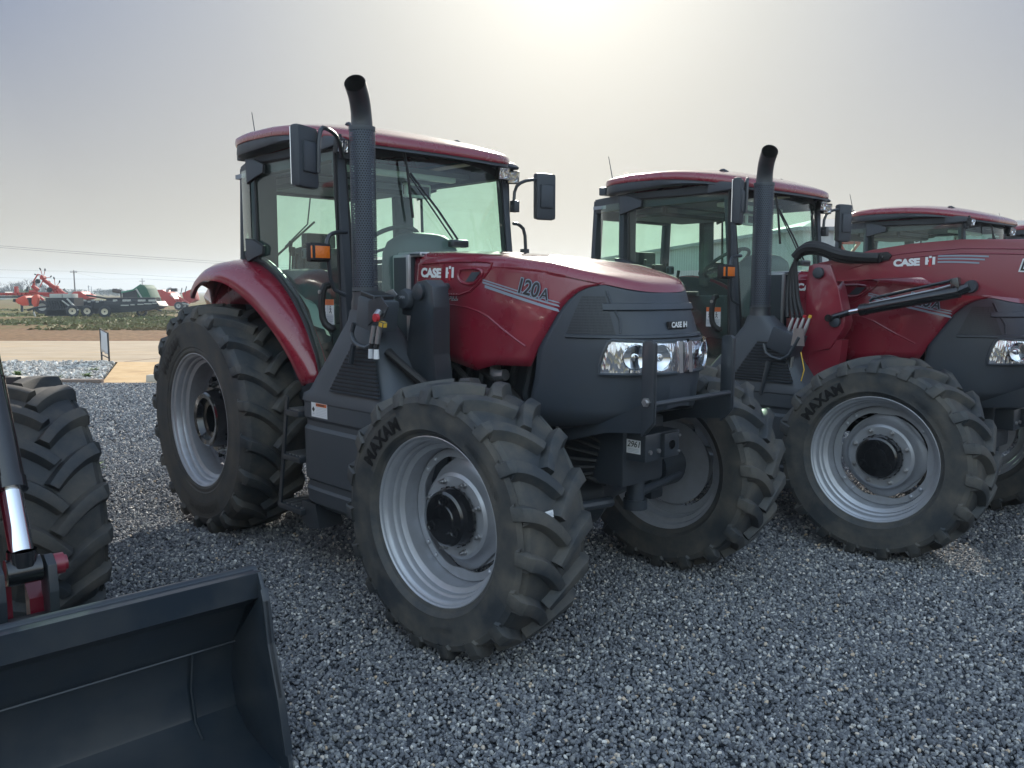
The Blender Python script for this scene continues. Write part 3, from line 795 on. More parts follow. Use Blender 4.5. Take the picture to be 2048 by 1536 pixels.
    for sg in(-1,1):
        a.grid([[ws(sg*y,z,.004) for y in(.62,.665)] for z in np.linspace(1.4,2.5,6)],'rubber_seal')
        a.grid([[ws(sg*lerp(.64,.64-.14*(1-math.sqrt(max(0,1-(s)**2))),q)*1.0,2.50-.16*(1-s)*1.0,.004) for q in(0,1)] for s in np.linspace(0,1,7)],'rubber_seal')
    a.build('windscreen_seal',None,T,smooth=0)
    DP=[(.42,1.885),(.52,1.865),(.70,1.765),(.88,1.63),(1.02,1.47),(1.12,1.29),(1.165,1.14),(1.42,1.13),(1.375,2.50),(.40,2.52)]
    for sg in(-1,1):
        a=MB(); a.face([a.bm.verts.new((x,sg*.692,z)) for x,z in DP],'cab_glass'); dr=a.build('cab_door',None,T,smooth=0)
        f=MB(); pts=[(x,sg*.692,z) for x,z in DP]; pts.append(pts[0]); f.tube(pts,.013,6,'rubber_seal',caps=False)
        for x,z in((.41,2.49),(.37,1.97)):
            f.prism([(x-.09,z+.07),(x+.02,z+.06),(x+.16,z+.01),(x+.15,z-.05),(x+.05,z-.05),(x-.08,z-.10)],1,sg*.70,sg*.722,'cab_dark',bev=.008)
        f.build('door_frame',None,dr,smooth=30)
        h=MB(); h.tube([(1.30,sg*.70,1.72),(1.30,sg*.745,1.71),(1.29,sg*.755,1.60),(1.30,sg*.75,1.50),(1.34,sg*.72,1.46),(1.34,sg*.70,1.47)],[.02,.022,.020,.024,.02],8,'rubber_seal',smooth=1)
        h.lathe([(0,.012),(sg*.01,.012),(sg*.01,0)],o=(1.30,sg*.765,1.68),seg=10,m='steel'); h.build('door_handle',None,dr,smooth=40)
        g=MB(); g.grid([[Vector((x,sg*y,z)) for x,y in((.31,.69),(.15,.665),(.02,.605),(-.07,.52))] for z in(1.96,2.50)]); q=g.build('quarter_window','cab_glass',T,smooth=60)
        if sg<0:
            s=MB(); s.box((1.27,-.6965,1.56),(.13,.001,.15),None,'label_grey'); s.box((1.27,-.6972,1.618),(.13,.001,.034),None,'orange_decal')
            for x0 in(1.235,1.30):
                s.box((x0,-.6975,1.572),(.056,.001,.052),None,'white_decal')
                c=lambda x,z:(x0+x,-.6985,1.572+z)
                s.tube([c(-.004,.014),c(0,-.002),c(.010,-.020)],.0022,4,'black_decal'); s.tube([c(0,-.002),c(-.012,-.018)],.0022,4,'black_decal'); s.tube([c(-.012,.004),c(-.003,.010),c(.010,.004)],.0018,4,'black_decal')
                s.lathe([(0,.0045),(-.001,.0045),(-.001,0)],o=c(-.002,.020),seg=8,m='black_decal')
            for i in range(3): s.box((1.27,-.6972,1.53-.012*i),(.11,.001,.003),None,'silver_decal')
            s.build('door_label',None,dr,smooth=0)
    a=MB(); a.grid([[Vector((-.14+.05*(z-1.8),y,z)) for y in(-.48,.48)] for z in(1.80,2.49)]); a.build('rear_window','cab_glass',T,smooth=0)
    # interior
    a=MB(); K='seat_cloth'
    a.box((.30,0,1.52),(.46,.48,.14),None,K,bev=.05); a.box((.08,0,1.78),(.13,.46,.46),Matrix.Rotation(-.12,3,'Y'),K,bev=.05); a.box((.02,0,2.05),(.09,.26,.14),None,K,bev=.03); a.box((.30,0,1.32),(.35,.35,.3),None,'cab_dark')
    for sg in(-1,1): a.box((.25,sg*.29,1.73),(.36,.07,.05),None,K,bev=.02)
    a.build('seat',None,T,smooth=35)
    a=MB()
    a.box((.35,-.46,1.58),(.85,.22,.5),None,'interior_grey',bev=.05); a.box((.35,.46,1.52),(.8,.22,.4),None,'interior_grey',bev=.05)
    for x,y,z,l in((.62,-.48,1.83,.16),(.50,-.50,1.83,.15),(.36,-.44,1.83,.20),(.30,-.36,1.83,.12),(.7,-.42,1.80,.13)):
        a.tube([(x,y,z-.03),(x+.02,y,z+l*.7)],.007,6,'rubber_seal'); a.tube([(x+.02,y,z+l*.6),(x+.03,y,z+l)],[.012,.019,.014],8,'rubber_seal')
    a.box((.70,-.50,1.93),(.05,.06,.07),None,'rubber_seal',bev=.015)
    # transparent protective film sheets
    a.build('side_console',None,T,smooth=35)
    a=MB()
    rows=[]
    for i in range(13):
        x=.05+.075*i; rows.append([Vector((x+random.uniform(-.01,.01),-.60+.03*j+random.uniform(-.008,.008),itp(x,[(.05,1.90),(.45,1.84),(.8,1.64),(1.0,1.40)])+.02*random.random()-.02*j)) for j in range(5)])
    a.grid(rows,'plastic_film'); a.build('protective_film',None,T,smooth=20)
    a=MB()
    rows=[]
    for k_,z in((1.0,1.55),(1.0,1.80),(.97,1.93),(.85,2.0),(.6,2.045),(.3,2.06),(.01,2.065)):
        rows.append([Vector((1.26+.17*k_*abs(math.cos(t))**.7*(1 if math.cos(t)>0 else -1),.02+.27*k_*abs(math.sin(t))**.7*(1 if math.sin(t)>0 else -1),z)) for t in np.linspace(0,2*pi,28,endpoint=False)])
    a.grid(rows,'interior_grey',closev=True); a.build('dashboard',None,T,smooth=45)
    a=MB(); pts=[]
    n_=Vector((-.55,0,.84)).normalized(); u_=Vector((0,1,0)); v_=n_.cross(u_)
    c_=Vector((.90,.03,2.0)); pts=[c_+(u_*math.cos(t)+v_*math.sin(t))*.205 for t in np.linspace(0,2*pi,33)]
    a.tube(pts,.015,8,'seat_cloth',caps=False); 
    for t in(.3,2.4,4.5): a.tube([c_-n_*.02,c_+(u_*math.cos(t)+v_*math.sin(t))*.2],.011,6,'seat_cloth')
    a.tube([c_-n_*.02,(1.15,.03,1.6)],.035,10,'seat_cloth'); a.build('steering_wheel',None,T,smooth=45)
    a=MB()
    for y0,y1,z1 in((.06,-.30,2.38),): 
        a.tube([(1.60,.06,1.99),(1.585,-.10,2.18),(1.56,-.29,2.385)],.007,6,'black_metal'); a.tube([(1.60,.02,1.99),(1.585,-.14,2.18),(1.56,-.31,2.385)],.005,6,'black_metal')
        a.tube([(1.54,-.315,2.50),(1.562,-.31,2.385),(1.58,-.29,2.12)],.009,5,'rubber_seal'); a.box((1.60,.05,1.98),(.05,.14,.05),None,'rubber_seal',bev=.015)
    a.build('windscreen_wiper',None,T,smooth=30)
    a=MB(); a.tube([(-.17,.05,2.40),(-.17,.02,2.2),(-.165,-.18,2.02)],.006,5,'black_metal'); a.tube([(-.165,.08,2.22),(-.165,-.25,1.95)],.009,5,'rubber_seal'); a.build('rear_wiper',None,T,smooth=30)
    a=MB(); a.box((1.20,-.1,2.43),(.06,.9,.035),None,'lightbar',bev=.01); a.box((1.05,.15,2.36),(.05,.22,.10),None,'rubber_seal',bev=.02); a.build('sun_visor',None,T,smooth=30)
    # mirrors
    for sg in(-1,1):
        a=MB(); c=(1.70,1.075*sg,2.375) if sg<0 else (1.45,.99,2.355)
        if sg<0:
            a.tube([(1.47,-.70,2.45),(1.58,-.80,2.53),(1.66,-.90,2.545),(1.72,-1.0,2.535),(1.72,-1.01,2.30)],.012,8,'black_metal',smooth=2)
        else:
            a.tube([(1.42,.69,2.27),(1.40,.73,2.28),(1.40,.74,2.40),(1.42,.80,2.45),(1.44,.90,2.47),(1.45,.97,2.47),(1.46,.985,2.38)],.012,8,'black_metal',smooth=1); a.box((1.42,.72,2.27),(.05,.05,.08),None,'black_metal',bev=.006)
        ar=a.build('mirror_arm',None,T,smooth=40)
        b=MB(); rot=Matrix.Rotation(R(24 if sg<0 else -12),3,'Z')
        w_,h_=(.18,.318) if sg<0 else (.17,.33)
        b.box((0,0,0),(.06,w_,h_),rot,'cab_dark',bev=.028); b.box(rot@Vector((-.031,0,0)),(.004,w_*.86,h_*.9),rot,'chrome')
        b.box(rot@Vector((.034,0.0,0)),(.012,w_*.66,h_*.5),rot,'black_plastic',bev=.01)
        for v in b.bm.verts: v.co+=Vector(c)
        b.build('mirror',None,ar,smooth=40)
        # lower rail with amber marker
        a=MB()
        if sg<0: a.tube([(1.50,-.70,2.02),(1.49,-.78,2.015),(1.49,-.82,1.99),(1.50,-.84,1.93),(1.50,-.83,1.90),(1.48,-.80,1.70),(1.50,-.72,1.66)],.012,8,'black_metal',smooth=1)
        else: a.tube([(1.44,.69,2.15),(1.42,.76,2.15),(1.43,.81,2.11),(1.43,.82,1.96),(1.42,.82,1.92)],.012,8,'black_metal',smooth=1); a.box((1.42,.82,1.95),(.04,.05,.06),None,'black_metal')
        r_=a.build('side_rail',None,T,smooth=40)
        b=MB(); cc=Vector((1.50,-.88,1.90)) if sg<0 else Vector((1.42,.86,1.88))
        b.box(cc+Vector((-.018,sg*0,0)),(.05,.13,.105),None,'rubber_seal',bev=.012); b.box(cc+Vector((.022,sg*.008,0)),(.04,.115,.090),None,'amber',bev=.012); b.build('marker_lamp',None,T,smooth=40)
    def wl(c,rz,s=.085):
        b=MB(); rot=Matrix.Rotation(rz,3,'Z')@Matrix.Rotation(R(8),3,'Y')
        b.box((0,0,0),(.05,s,s),rot,'rubber_seal',bev=.01); b.box(rot@Vector((.026,0,0)),(.004,s*.82,s*.82),rot,'lamp_reflector')
        cyl_lamp(b,rot@Vector((.03,0,0)),rot@Vector((1,0,0)),s*.33,'lamp_inner','lamp_inner')
        b.tube([rot@Vector((-.02,0,s*.45)),rot@Vector((-.03,0,s*.8))],.012,6,'rubber_seal')
        for v in b.bm.verts: v.co+=Vector(c)
        b.build('work_lamp',None,T,smooth=40)
    wl((1.46,.565,2.475),R(-14),.088); wl((1.445,.675,2.46),R(-28),.088); wl((1.46,-.70,2.505),R(-10),.08)
    # steps
    a=MB()
    for x0,x1,z in((.93,1.22,.35),(1.0,1.22,.67),(1.05,1.22,.95)):
        a.box(((x0+x1)/2,-.77,z),(x1-x0,.24,.035),None,'black_metal',bev=.008)
        for i in range(5): a.box((lerp(x0+.03,x1-.03,i/4),-.77,z+.021),(.016,.20,.012),None,'steel')
    a.bar((1.20,-.66,.35),(1.21,-.66,1.1),.03,.05,'black_metal'); a.bar((.95,-.88,.35),(1.08,-.88,1.05),.012,.03,'black_metal')
    a.prism([(1.17,.30),(1.26,.26),(1.38,.28),(1.34,.42),(1.18,.42)],1,-.86,-.70,'black_metal')
    a.build('access_steps',None,T,smooth=30)
    return T
BASE=make_tractor()
# ================================================================ TRACTOR EXTRAS
def coupler(T):
    a=MB(); c=Vector((1.93,-.80,1.565))
    rt=Matrix.Rotation(R(12),3,'Y')
    a.box(c,(.17,.16,.17),rt,'grey_plastic',bev=.02); a.box(c+Vector((0,0,.095)),(.13,.13,.03),rt,'rubber_seal',bev=.006)
    a.prism([(c.x-.11,c.z-.02),(c.x-.11,c.z+.10),(c.x+.02,c.z+.13),(c.x+.06,c.z+.10)],1,c.y+.085,c.y+.09,'steel')
    a.prism([(c.x+.04,c.z-.06),(c.x+.05,c.z+.07),(c.x+.16,c.z+.09),(c.x+.22,c.z+.04),(c.x+.18,c.z-.02),(c.x+.08,c.z-.03)],1,c.y-.09,c.y-.082,'black_metal')
    a.tube([(c.x-.12,c.y-.07,c.z-.05),(c.x-.14,c.y-.08,c.z-.12),(c.x-.06,c.y-.09,c.z-.17),(c.x+.05,c.y-.09,c.z-.18),(c.x+.12,c.y-.08,c.z-.10)],.014,8,'black_metal',smooth=1)
    a.tube([(c.x-.10,c.y-.09,c.z-.17),(c.x-.13,c.y-.09,c.z-.27)],.016,6,'black_metal')
    a.tube([(c.x+.16,c.y-.10,c.z+.015),(c.x+.17,c.y-.13,c.z-.01)],.018,10,'steel'); a.lathe([(0,.021),(-.018,.021),(-.018,0)],o=(c.x+.18,c.y-.125,c.z-.015),seg=12,m='red_decal')
    a.box((c.x+.19,c.y-.10,c.z-.05),(.04,.03,.03),rt,'yellow_plastic',bev=.004)
    for k in(0,1):
        p=Vector((c.x+.10+.05*k,c.y-.09,c.z-.06)); q=p+Vector((-.02,-.005,-.09)); a.tube([p,q],.014,10,'steel'); a.tube([q,q+Vector((-.01,0,-.03))],.012,8,'rubber_seal'); a.tube([q+Vector((-.01,0,-.03)),q+Vector((-.01,0,-.08))],[.013,.016,.015],8,'white_decal' if k else 'label_grey')
    a.tube([(c.x+.05,c.y+.02,c.z-.2),(c.x+.2,c.y+.1,c.z-.33),(c.x+.42,c.y+.2,c.z-.50)],.022,8,'rubber_seal',smooth=2)
    a.tube([(c.x+.02,c.y+.05,c.z-.2),(c.x+.15,c.y+.14,c.z-.36),(c.x+.36,c.y+.25,c.z-.55)],.022,8,'rubber_seal',smooth=2)
    a.build('hydraulic_coupler',None,T,smooth=35)
def loader_post(T,m):
    for sg in(-1,1):
        a=MB(m); y=.58*sg
        a.prism([(1.92,1.05),(1.98,1.45),(2.03,1.70),(2.06,1.735),(2.14,1.745),(2.19,1.71),(2.205,1.60),(2.19,1.35),(2.25,1.05),(2.22,.8),(1.95,.8)],1,y-.055,y+.055,bev=.008)
        a.lathe([(0,.045),(-.02,.045),(-.025,.03),(-.025,0)] if sg<0 else [(0,.045),(.02,.045),(.025,.03),(.025,0)],o=(2.09,y+sg*.055,1.68),seg=18)
        a.tube([(2.07,y-sg*.15,1.71),(2.07,y-.06*sg,1.71)],.02,10); a.box((2.1,sg*.42,.95),(.28,.34,.22),bev=.01)
        a.build('loader_mount',None,T,smooth=30)
def knob(T):
    a=MB(); a.lathe([(0,.055),(-.03,.06),(-.05,.05),(-.055,.0)],o=(1.98,-.62,1.64),seg=12,m='black_plastic'); a.box((1.98,-.60,1.60),(.14,.06,.10),None,'black_plastic',bev=.02); a.tube([(1.98,-.60,1.58),(2.05,-.5,1.45)],.02,8,'black_plastic'); a.text('OPEN',lambda x,y:Vector((1.955+x,-.677,1.645+y)),size=.02,m='label_grey'); a.build('filler_cap',None,T,smooth=35)
def sidetable(pts,w): pass
def loader(T,ay=.58,red='red_loader',zz=0.0,lower=True,bucket=True,post=True,cyl_dy=0):
    """arms raised level over the hood, bending down in front"""
    for sg in(-1,1):
        y=ay*sg
        if post:
            a=MB(red)
            a.prism([(2.02,1.86),(2.06,1.875),(2.18,1.865),(2.24,1.70),(2.30,1.48),(2.29,1.43),(2.20,1.28),(2.05,1.26),(2.03,1.10),(2.0,1.10),(1.98,1.27),(2.02,1.50),(2.0,1.72)],1,y-.06,y+.06,bev=.008)
            for x,z in((2.10,1.81),(2.235,1.475)):
                a.lathe([(0,.038),(sg*.025,.038),(sg*.03,.028),(sg*.03,0)],o=(x,y+sg*.06,z),seg=16,m='black_plastic')
            a.tube([(2.10,y-.08,1.81),(2.10,y+.08,1.81)],.03,12); a.box((2.12,sg*.45,.95),(.30,.30,.30),bev=.01); a.prism([(2.0,.85),(2.24,.85),(2.28,1.35),(2.02,1.35)],1,y-.05,y+.05)
            a.build('loader_post',None,T,smooth=30)
        a=MB(red)
        top=[(2.08,1.88),(2.25,1.905),(2.45,1.955),(2.70,1.985),(3.0,2.0),(3.35,1.985),(3.62,1.925),(3.75,1.84)]
        bot=[(3.62,1.45),(3.52,1.56),(3.36,1.645),(3.15,1.66),(3.05,1.655),(2.95,1.665),(2.78,1.78),(2.5,1.765),(2.25,1.75),(2.08,1.76)]
        if lower: pts=top+[(3.95,1.50),(4.20,.95),(4.24,.42),(4.14,.38),(4.04,.52),(3.95,.95),(3.76,1.30)]+bot
        else: pts=top+bot
        a.prism(pts,1,y-.045,y+.045,bev=.006)
        # flange relief line
        for zz_,xs in((.055,(2.3,3.6)),(.085,(2.3,3.6))):
            a.tube([(x,y+sg*.045,itp(x,top)-zz_) for x in np.linspace(xs[0],xs[1],12)],.004,5)
        ar=a.build('loader_arm',None,T,smooth=30)
        k=MB(); Y=y+sg*.0475; dr=1 if sg<0 else -1
        def L(x,z): return Vector((x,Y,z))
        x0=2.60 if dr>0 else 3.2
        k.text('CASE',lambda x,z:L(x0+dr*x*1.2,1.845+z+.03*(x if dr>0 else -x)),size=.060,bold=.0036,m='white_decal',space=.96)
        k.build('brand_lettering',None,ar,smooth=0,recalc=False); k=MB()
        x1=x0+dr*.198
        for q,(u0,u1) in enumerate(((0,.017),(.043,.060))): k.grid([[L(x1+dr*u,z) for u in(u0,u1)] for z in(1.85,1.898)],'white_decal')
        k.grid([[L(x1+dr*u,z) for u in(.022,.038)] for z in(1.838,1.886)],'red_decal'); k.grid([[L(x1+dr*u,z) for u in(.017,.022)] for z in(1.868,1.878)],'white_decal'); k.grid([[L(x1+dr*u,z) for u in(.022,.038)] for z in(1.892,1.906)],'white_decal')
        k.build('emblem',None,ar,smooth=0,recalc=False); k=MB()
        for z0,x2 in((1.898,3.13),(1.880,3.11),(1.860,3.08)):
            k.grid([[L((x1+dr*.075 if dr>0 else x1-.075)+dr*s*(x2-2.84),z0-.012*s*s+e) for s in np.linspace(0,1,8)] for e in(0,.0055+.004)],'silver_decal')
        k.build('stripes',None,ar,smooth=0,recalc=False); k=MB()
        for o_,bo,mm in((0,.009,'white_decal'),(.001,.001,'black_decal')):
            k.text('L575',lambda x,z:Vector(((3.33 if dr>0 else 3.2)+dr*x,Y+sg*o_,1.805+z-.06*x)),size=.088,bold=bo,m=mm,shear=.25)
        k.build('model_number',None,ar,smooth=0,recalc=False)
        # tilt cylinder below arm
        b=MB('gloss_black'); cy=y-sg*0+sg*(.075)+cyl_dy
        b.tube([(2.43,cy,1.560),(3.02,cy,1.680)],.037,18); b.tube([(2.41,cy,1.556),(2.45,cy,1.564)],.041,18)
        b.tube([(2.22,cy,1.505),(2.35,cy,1.545)],.022,10); b.tube([(2.34,cy,1.543),(2.42,cy,1.558)],.022,12,'chrome'); b.tube([(2.21,cy-sg*.06,1.50),(2.21,cy+sg*.05,1.50)],.026,10)
        b.tube([(2.47,cy,1.617),(2.49,cy,1.637),(2.97,cy,1.748)],.011,8); b.tube([(2.47,cy,1.602),(2.87,cy,1.69),(2.99,cy,1.725)],.008,6,'steel')
        b.box((3.0,cy,1.715),(.05,.05,.10),Matrix.Rotation(-.2,3,'Y'),bev=.006); b.lathe([(0,.04),(sg*.03,.036),(sg*.03,0)],o=(3.08,cy-sg*.02,1.712),seg=14,m='black_plastic'); b.tube([(3.0,cy,1.675),(3.08,cy,1.712)],.03,8)
        b.build('lift_cylinder',None,T,smooth=35)
    a=MB(red); a.tube([(3.70,-ay,1.62),(3.70,ay,1.62)],.06,16); a.build('cross_tube',None,T,smooth=40)
def hoses2(T):
    a=MB('rubber_seal'); 
    for k in range(4):
        o=.022*(k-1.5)
        a.tube([(2.53,-.665+abs(o)*.3,1.905+o*.5),(2.40,-.68,1.90+o*.6),(2.25,-.70,1.92+o),(2.12,-.70,1.98+o),(2.0,-.70,1.985+o),(1.93,-.70,1.90+o*.3),(1.92+o,-.70,1.75),(1.95+o*1.2,-.74,1.62),(2.0+o*1.8,-.78,1.50)],.015,8,smooth=2)
    a.tube([(2.52,-.675,1.90),(2.40,-.69,1.905),(2.25,-.71,1.93),(2.12,-.71,1.985),(2.0,-.71,1.985),(1.94,-.71,1.92)],.034,8,smooth=2)
    a.prism([(2.38,1.875),(2.38,1.925),(2.56,1.94),(2.59,1.915),(2.57,1.885)],1,-.64,-.66,bev=.006)
    for x in(2.47,2.53): a.lathe([(0,.007),(-.004,.007),(-.004,0)],o=(x,-.661,1.908),seg=8,m='steel')
    for k in range(4):
        p=Vector((1.99+.04*k,-.79,1.50+.0*k)); q=p+Vector((-.035,-.01,-.12)); a.tube([p,p.lerp(q,.5),q],[.009,.014,.011],8,'steel'); a.tube([p+Vector((.006,0,.018)),p],.012,8,('rubber_seal','black_decal','red_decal','yellow_plastic')[k])
    a.build('loader_hose',None,T,smooth=40)
    a=MB('black_plastic'); c=Vector((1.95,-.80,1.33)); rt=Matrix.Rotation(R(20),3,'Y')
    a.box(c,(.20,.15,.16),rt,bev=.012); a.tube([c+Vector((-.13,-.08,-.02)),c+Vector((-.10,-.09,-.10)),c+Vector((.05,-.09,-.13)),c+Vector((.14,-.08,.04))],.013,8,'black_metal',smooth=1)
    a.prism([(c.x+.08,c.z-.02),(c.x+.10,c.z+.10),(c.x+.17,c.z+.10),(c.x+.18,c.z-.02)],1,c.y-.085,c.y-.079,'steel')
    for k in range(3): a.tube([c+Vector((-.04+.05*k,-.02,-.10)),c+Vector((-.05+.05*k,-.02,-.19))],.013,8,'steel')
    a.tube([c+Vector((-.08,-.09,-.14)),c+Vector((-.13,-.10,-.38))],[.02,.016,.012],8,'black_metal'); a.tube([c+Vector((.16,-.09,-.06)),c+Vector((.19,-.09,-.18)),c+Vector((.17,-.09,-.26))],.004,5,'yellow_plastic')
    a.build('hydraulic_coupler',None,T,smooth=35)
def front_sticker(T):
    a=MB(); y=-.1475
    a.box((3.145,y,.925),(.085,.0012,.068),None,'white_decal',bev=.0)
    a.text('2961',lambda x,z:Vector((3.106+x,y-.0012,.924+z)),size=.042,bold=.0004,m='black_decal',shear=.2,space=.95)
    for i in range(3): a.box((3.145,y-.001,.913-.007*i),(.066,.0006,.0015),None,'silver_decal')
    a.build('number_sticker',None,T,smooth=0)
def bucket(T):
    a=MB('bucket_black'); B=1.12
    out=[(4.42,.68),(4.47,.695),(4.515,.69),(4.515,.60),(4.38,.52),(4.27,.37),(4.24,.22),(4.27,.10),(4.36,.035),(4.5,.015),(4.76,.0)]
    inn=[(4.76,.012),(4.5,.028),(4.37,.047),(4.283,.108),(4.253,.22),(4.283,.365),(4.385,.508),(4.43,.56),(4.43,.60)]
    a.prism(out+inn,1,-B,B,bev=0)
    for sg in(-1,1):
        pts=[(4.42,.68),(4.515,.692),(4.563,.60),(4.588,.45),(4.65,.27),(4.705,.06),(4.72,.015),(4.5,.02),(4.36,.04),(4.27,.10),(4.24,.22),(4.27,.37),(4.38,.52)]
        a.prism(pts,1,sg*B,sg*(B+.014),bev=.003)
        a.prism([(4.545,.64),(4.563,.60),(4.588,.45),(4.65,.27),(4.70,.08),(4.685,.08),(4.63,.27),(4.57,.45),(4.545,.59)],1,sg*(B-.006),sg*(B+.022),bev=.003)
    a.tube([(4.46,-B-.014,.68),(4.46,B+.014,.68)],.024,14)
    a.tube([(4.30,.96,.36),(4.27,.96,.22),(4.30,.96,.10),(4.36,.96,.06)],.006,5)
    a.tube([(4.295,-B,.365),(4.295,B,.365)],.005,6)
    b=a.build('bucket',None,T,smooth=30); return b
def loader_front(T,y0=.42):
    """arm, cylinder and quick-attach frame at the bucket of the loader nearest the camera"""
    for sg in(-1,1):
        y=y0*sg
        b=MB('gloss_black'); 
        top=Vector((3.62,y+.04*sg,1.74)); c1=Vector((4.085,y+.04*sg,1.03)); c2=Vector((4.20,y+.04*sg,.835))
        b.tube([top,c1],.050,22); b.tube([c1-(c1-top).normalized()*.03,c1+(c1-top).normalized()*.012],.054,22); b.tube([(top+c1)/2+Vector((0,0,.0)),(top+c1)/2+Vector((.003,0,-.016))],.053,22)
        b.tube([c1,c2],.036,18,'chrome'); b.lathe([(0,.046),(.05,.044)],o=(c2.x,c2.y,c2.z-.04),axis=2,seg=16)
        b.tube([(c2.x,c2.y-.05,c2.z-.06),(c2.x,c2.y+.05,c2.z-.06)],.045,18)
        b.build('tilt_cylinder',None,T,smooth=40)
        a=MB('black_metal')
        for s in(-1,1):
            yy=c2.y+s*.075
            a.prism([(4.15,.80),(4.20,.815),(4.25,.79),(4.26,.70),(4.24,.55),(4.26,.40),(4.22,.32),(4.16,.33),(4.17,.55),(4.14,.70)],1,yy-.014,yy+.014,bev=.004)
            a.lathe([(0,.036),(s*.03,.036),(s*.03,.026),(s*.04,.026),(s*.04,0)],o=(c2.x,yy+s*.014,c2.z-.06),seg=16,m='red_loader')
        a.box((4.20,c2.y,.60),(.05,.15,.03),bev=.004); a.box((4.20,c2.y,.42),(.05,.15,.03),bev=.004)
        a.build('quick_attach_link',None,T,smooth=30)
        a=MB('red_loader'); a.prism([(4.10,.42),(4.16,.42),(4.16,.72),(4.10,.72)],1,c2.y-.10,c2.y-.03); a.prism([(4.10,.42),(4.16,.42),(4.16,.66),(4.10,.70)],1,c2.y+.02,c2.y+.08); a.box((4.14,c2.y,.36),(.06,.3,.06))
        a.build('carrier_frame',None,T,smooth=30)
# ---------------------------------------------------------------- place the tractors
def place(T,x,y,deg):
    T.location=(x,y,0); T.rotation_euler=(0,0,R(deg-90))
T1=BASE; T2=copy_tree(BASE); T3=copy_tree(BASE); T4=copy_tree(BASE); T0=copy_tree(BASE)
for T_,dz in((T2,-.075),(T3,-.08),(T4,-.08)):
    for ch in T_.children:
        if not ch.name.startswith('wheel'): ch.location.z+=dz-(.045 if ch.name.startswith('exhaust_stack') else 0)
for ch in list(T0.children):
    if ch.name.startswith('wheel') and ch.location.x>1: ch.location.y*=.855
    if ch.name.startswith('mirror_arm'):
        for g in list(ch.children): bpy.data.objects.remove(g)
        bpy.data.objects.remove(ch)
for T_ in(T3,T4):
    for ch in list(T_.children):
        if ch.name.startswith('exhaust_stack') or (ch.name.startswith('mirror_arm') and T_ is T3):
            for g in list(ch.children): bpy.data.objects.remove(g)
            bpy.data.objects.remove(ch)
coupler(T1); loader_post(T1,'black_metal'); knob(T1); front_sticker(T1)
a=MB(); a.box((3.30,-.885,.88),(.0,.0,.0)) if False else None
loader(T2,.60,lower=True); hoses2(T2); bucket(T2)
loader(T0,.345,lower=True,post=True,cyl_dy=0); loader_front(T0,.42); bucket(T0)
GR='red farm tractors parked side by side on the gravel lot'
place(T1,-1.487,6.30,44.13); tag(T1,'red and black farm tractor with upright exhaust, no loader, white sticker on front block','tractor',GR)
place(T2,1.222,7.727,42.14); tag(T2,'red farm tractor with long red loader arm raised over its hood','tractor',GR)
place(T3,4.5,10.5,42.14); tag(T3,'red farm tractor of which only the cab and roof show above the loader arm','tractor',GR)
place(T4,7.75,12.9,42.14); tag(T4,'farthest tractor at the right edge, only a sliver of its cab showing','tractor',GR)
place(T0,-4.78,5.37,42.5); tag(T0,'farm tractor at the lower left edge with a black loader bucket resting on the gravel','tractor',GR)
# reflective sticker on the tread of the near front tyre
a=MB(); a.box((0,0,0),(.03,.085,.003),None,'white_decal'); a.box((.0,.0,.0022),(.012,.07,.001),None,'label_grey')
o=a.build('tyre_tag',None,None,smooth=0)
fw=[c for c in T1.children if c.name.startswith('wheel')][0]
o.parent=fw
th=R(12); o.location=(.612*math.cos(th),-.08,.612*math.sin(th)); o.rotation_euler=(R(0),R(90-12),0)
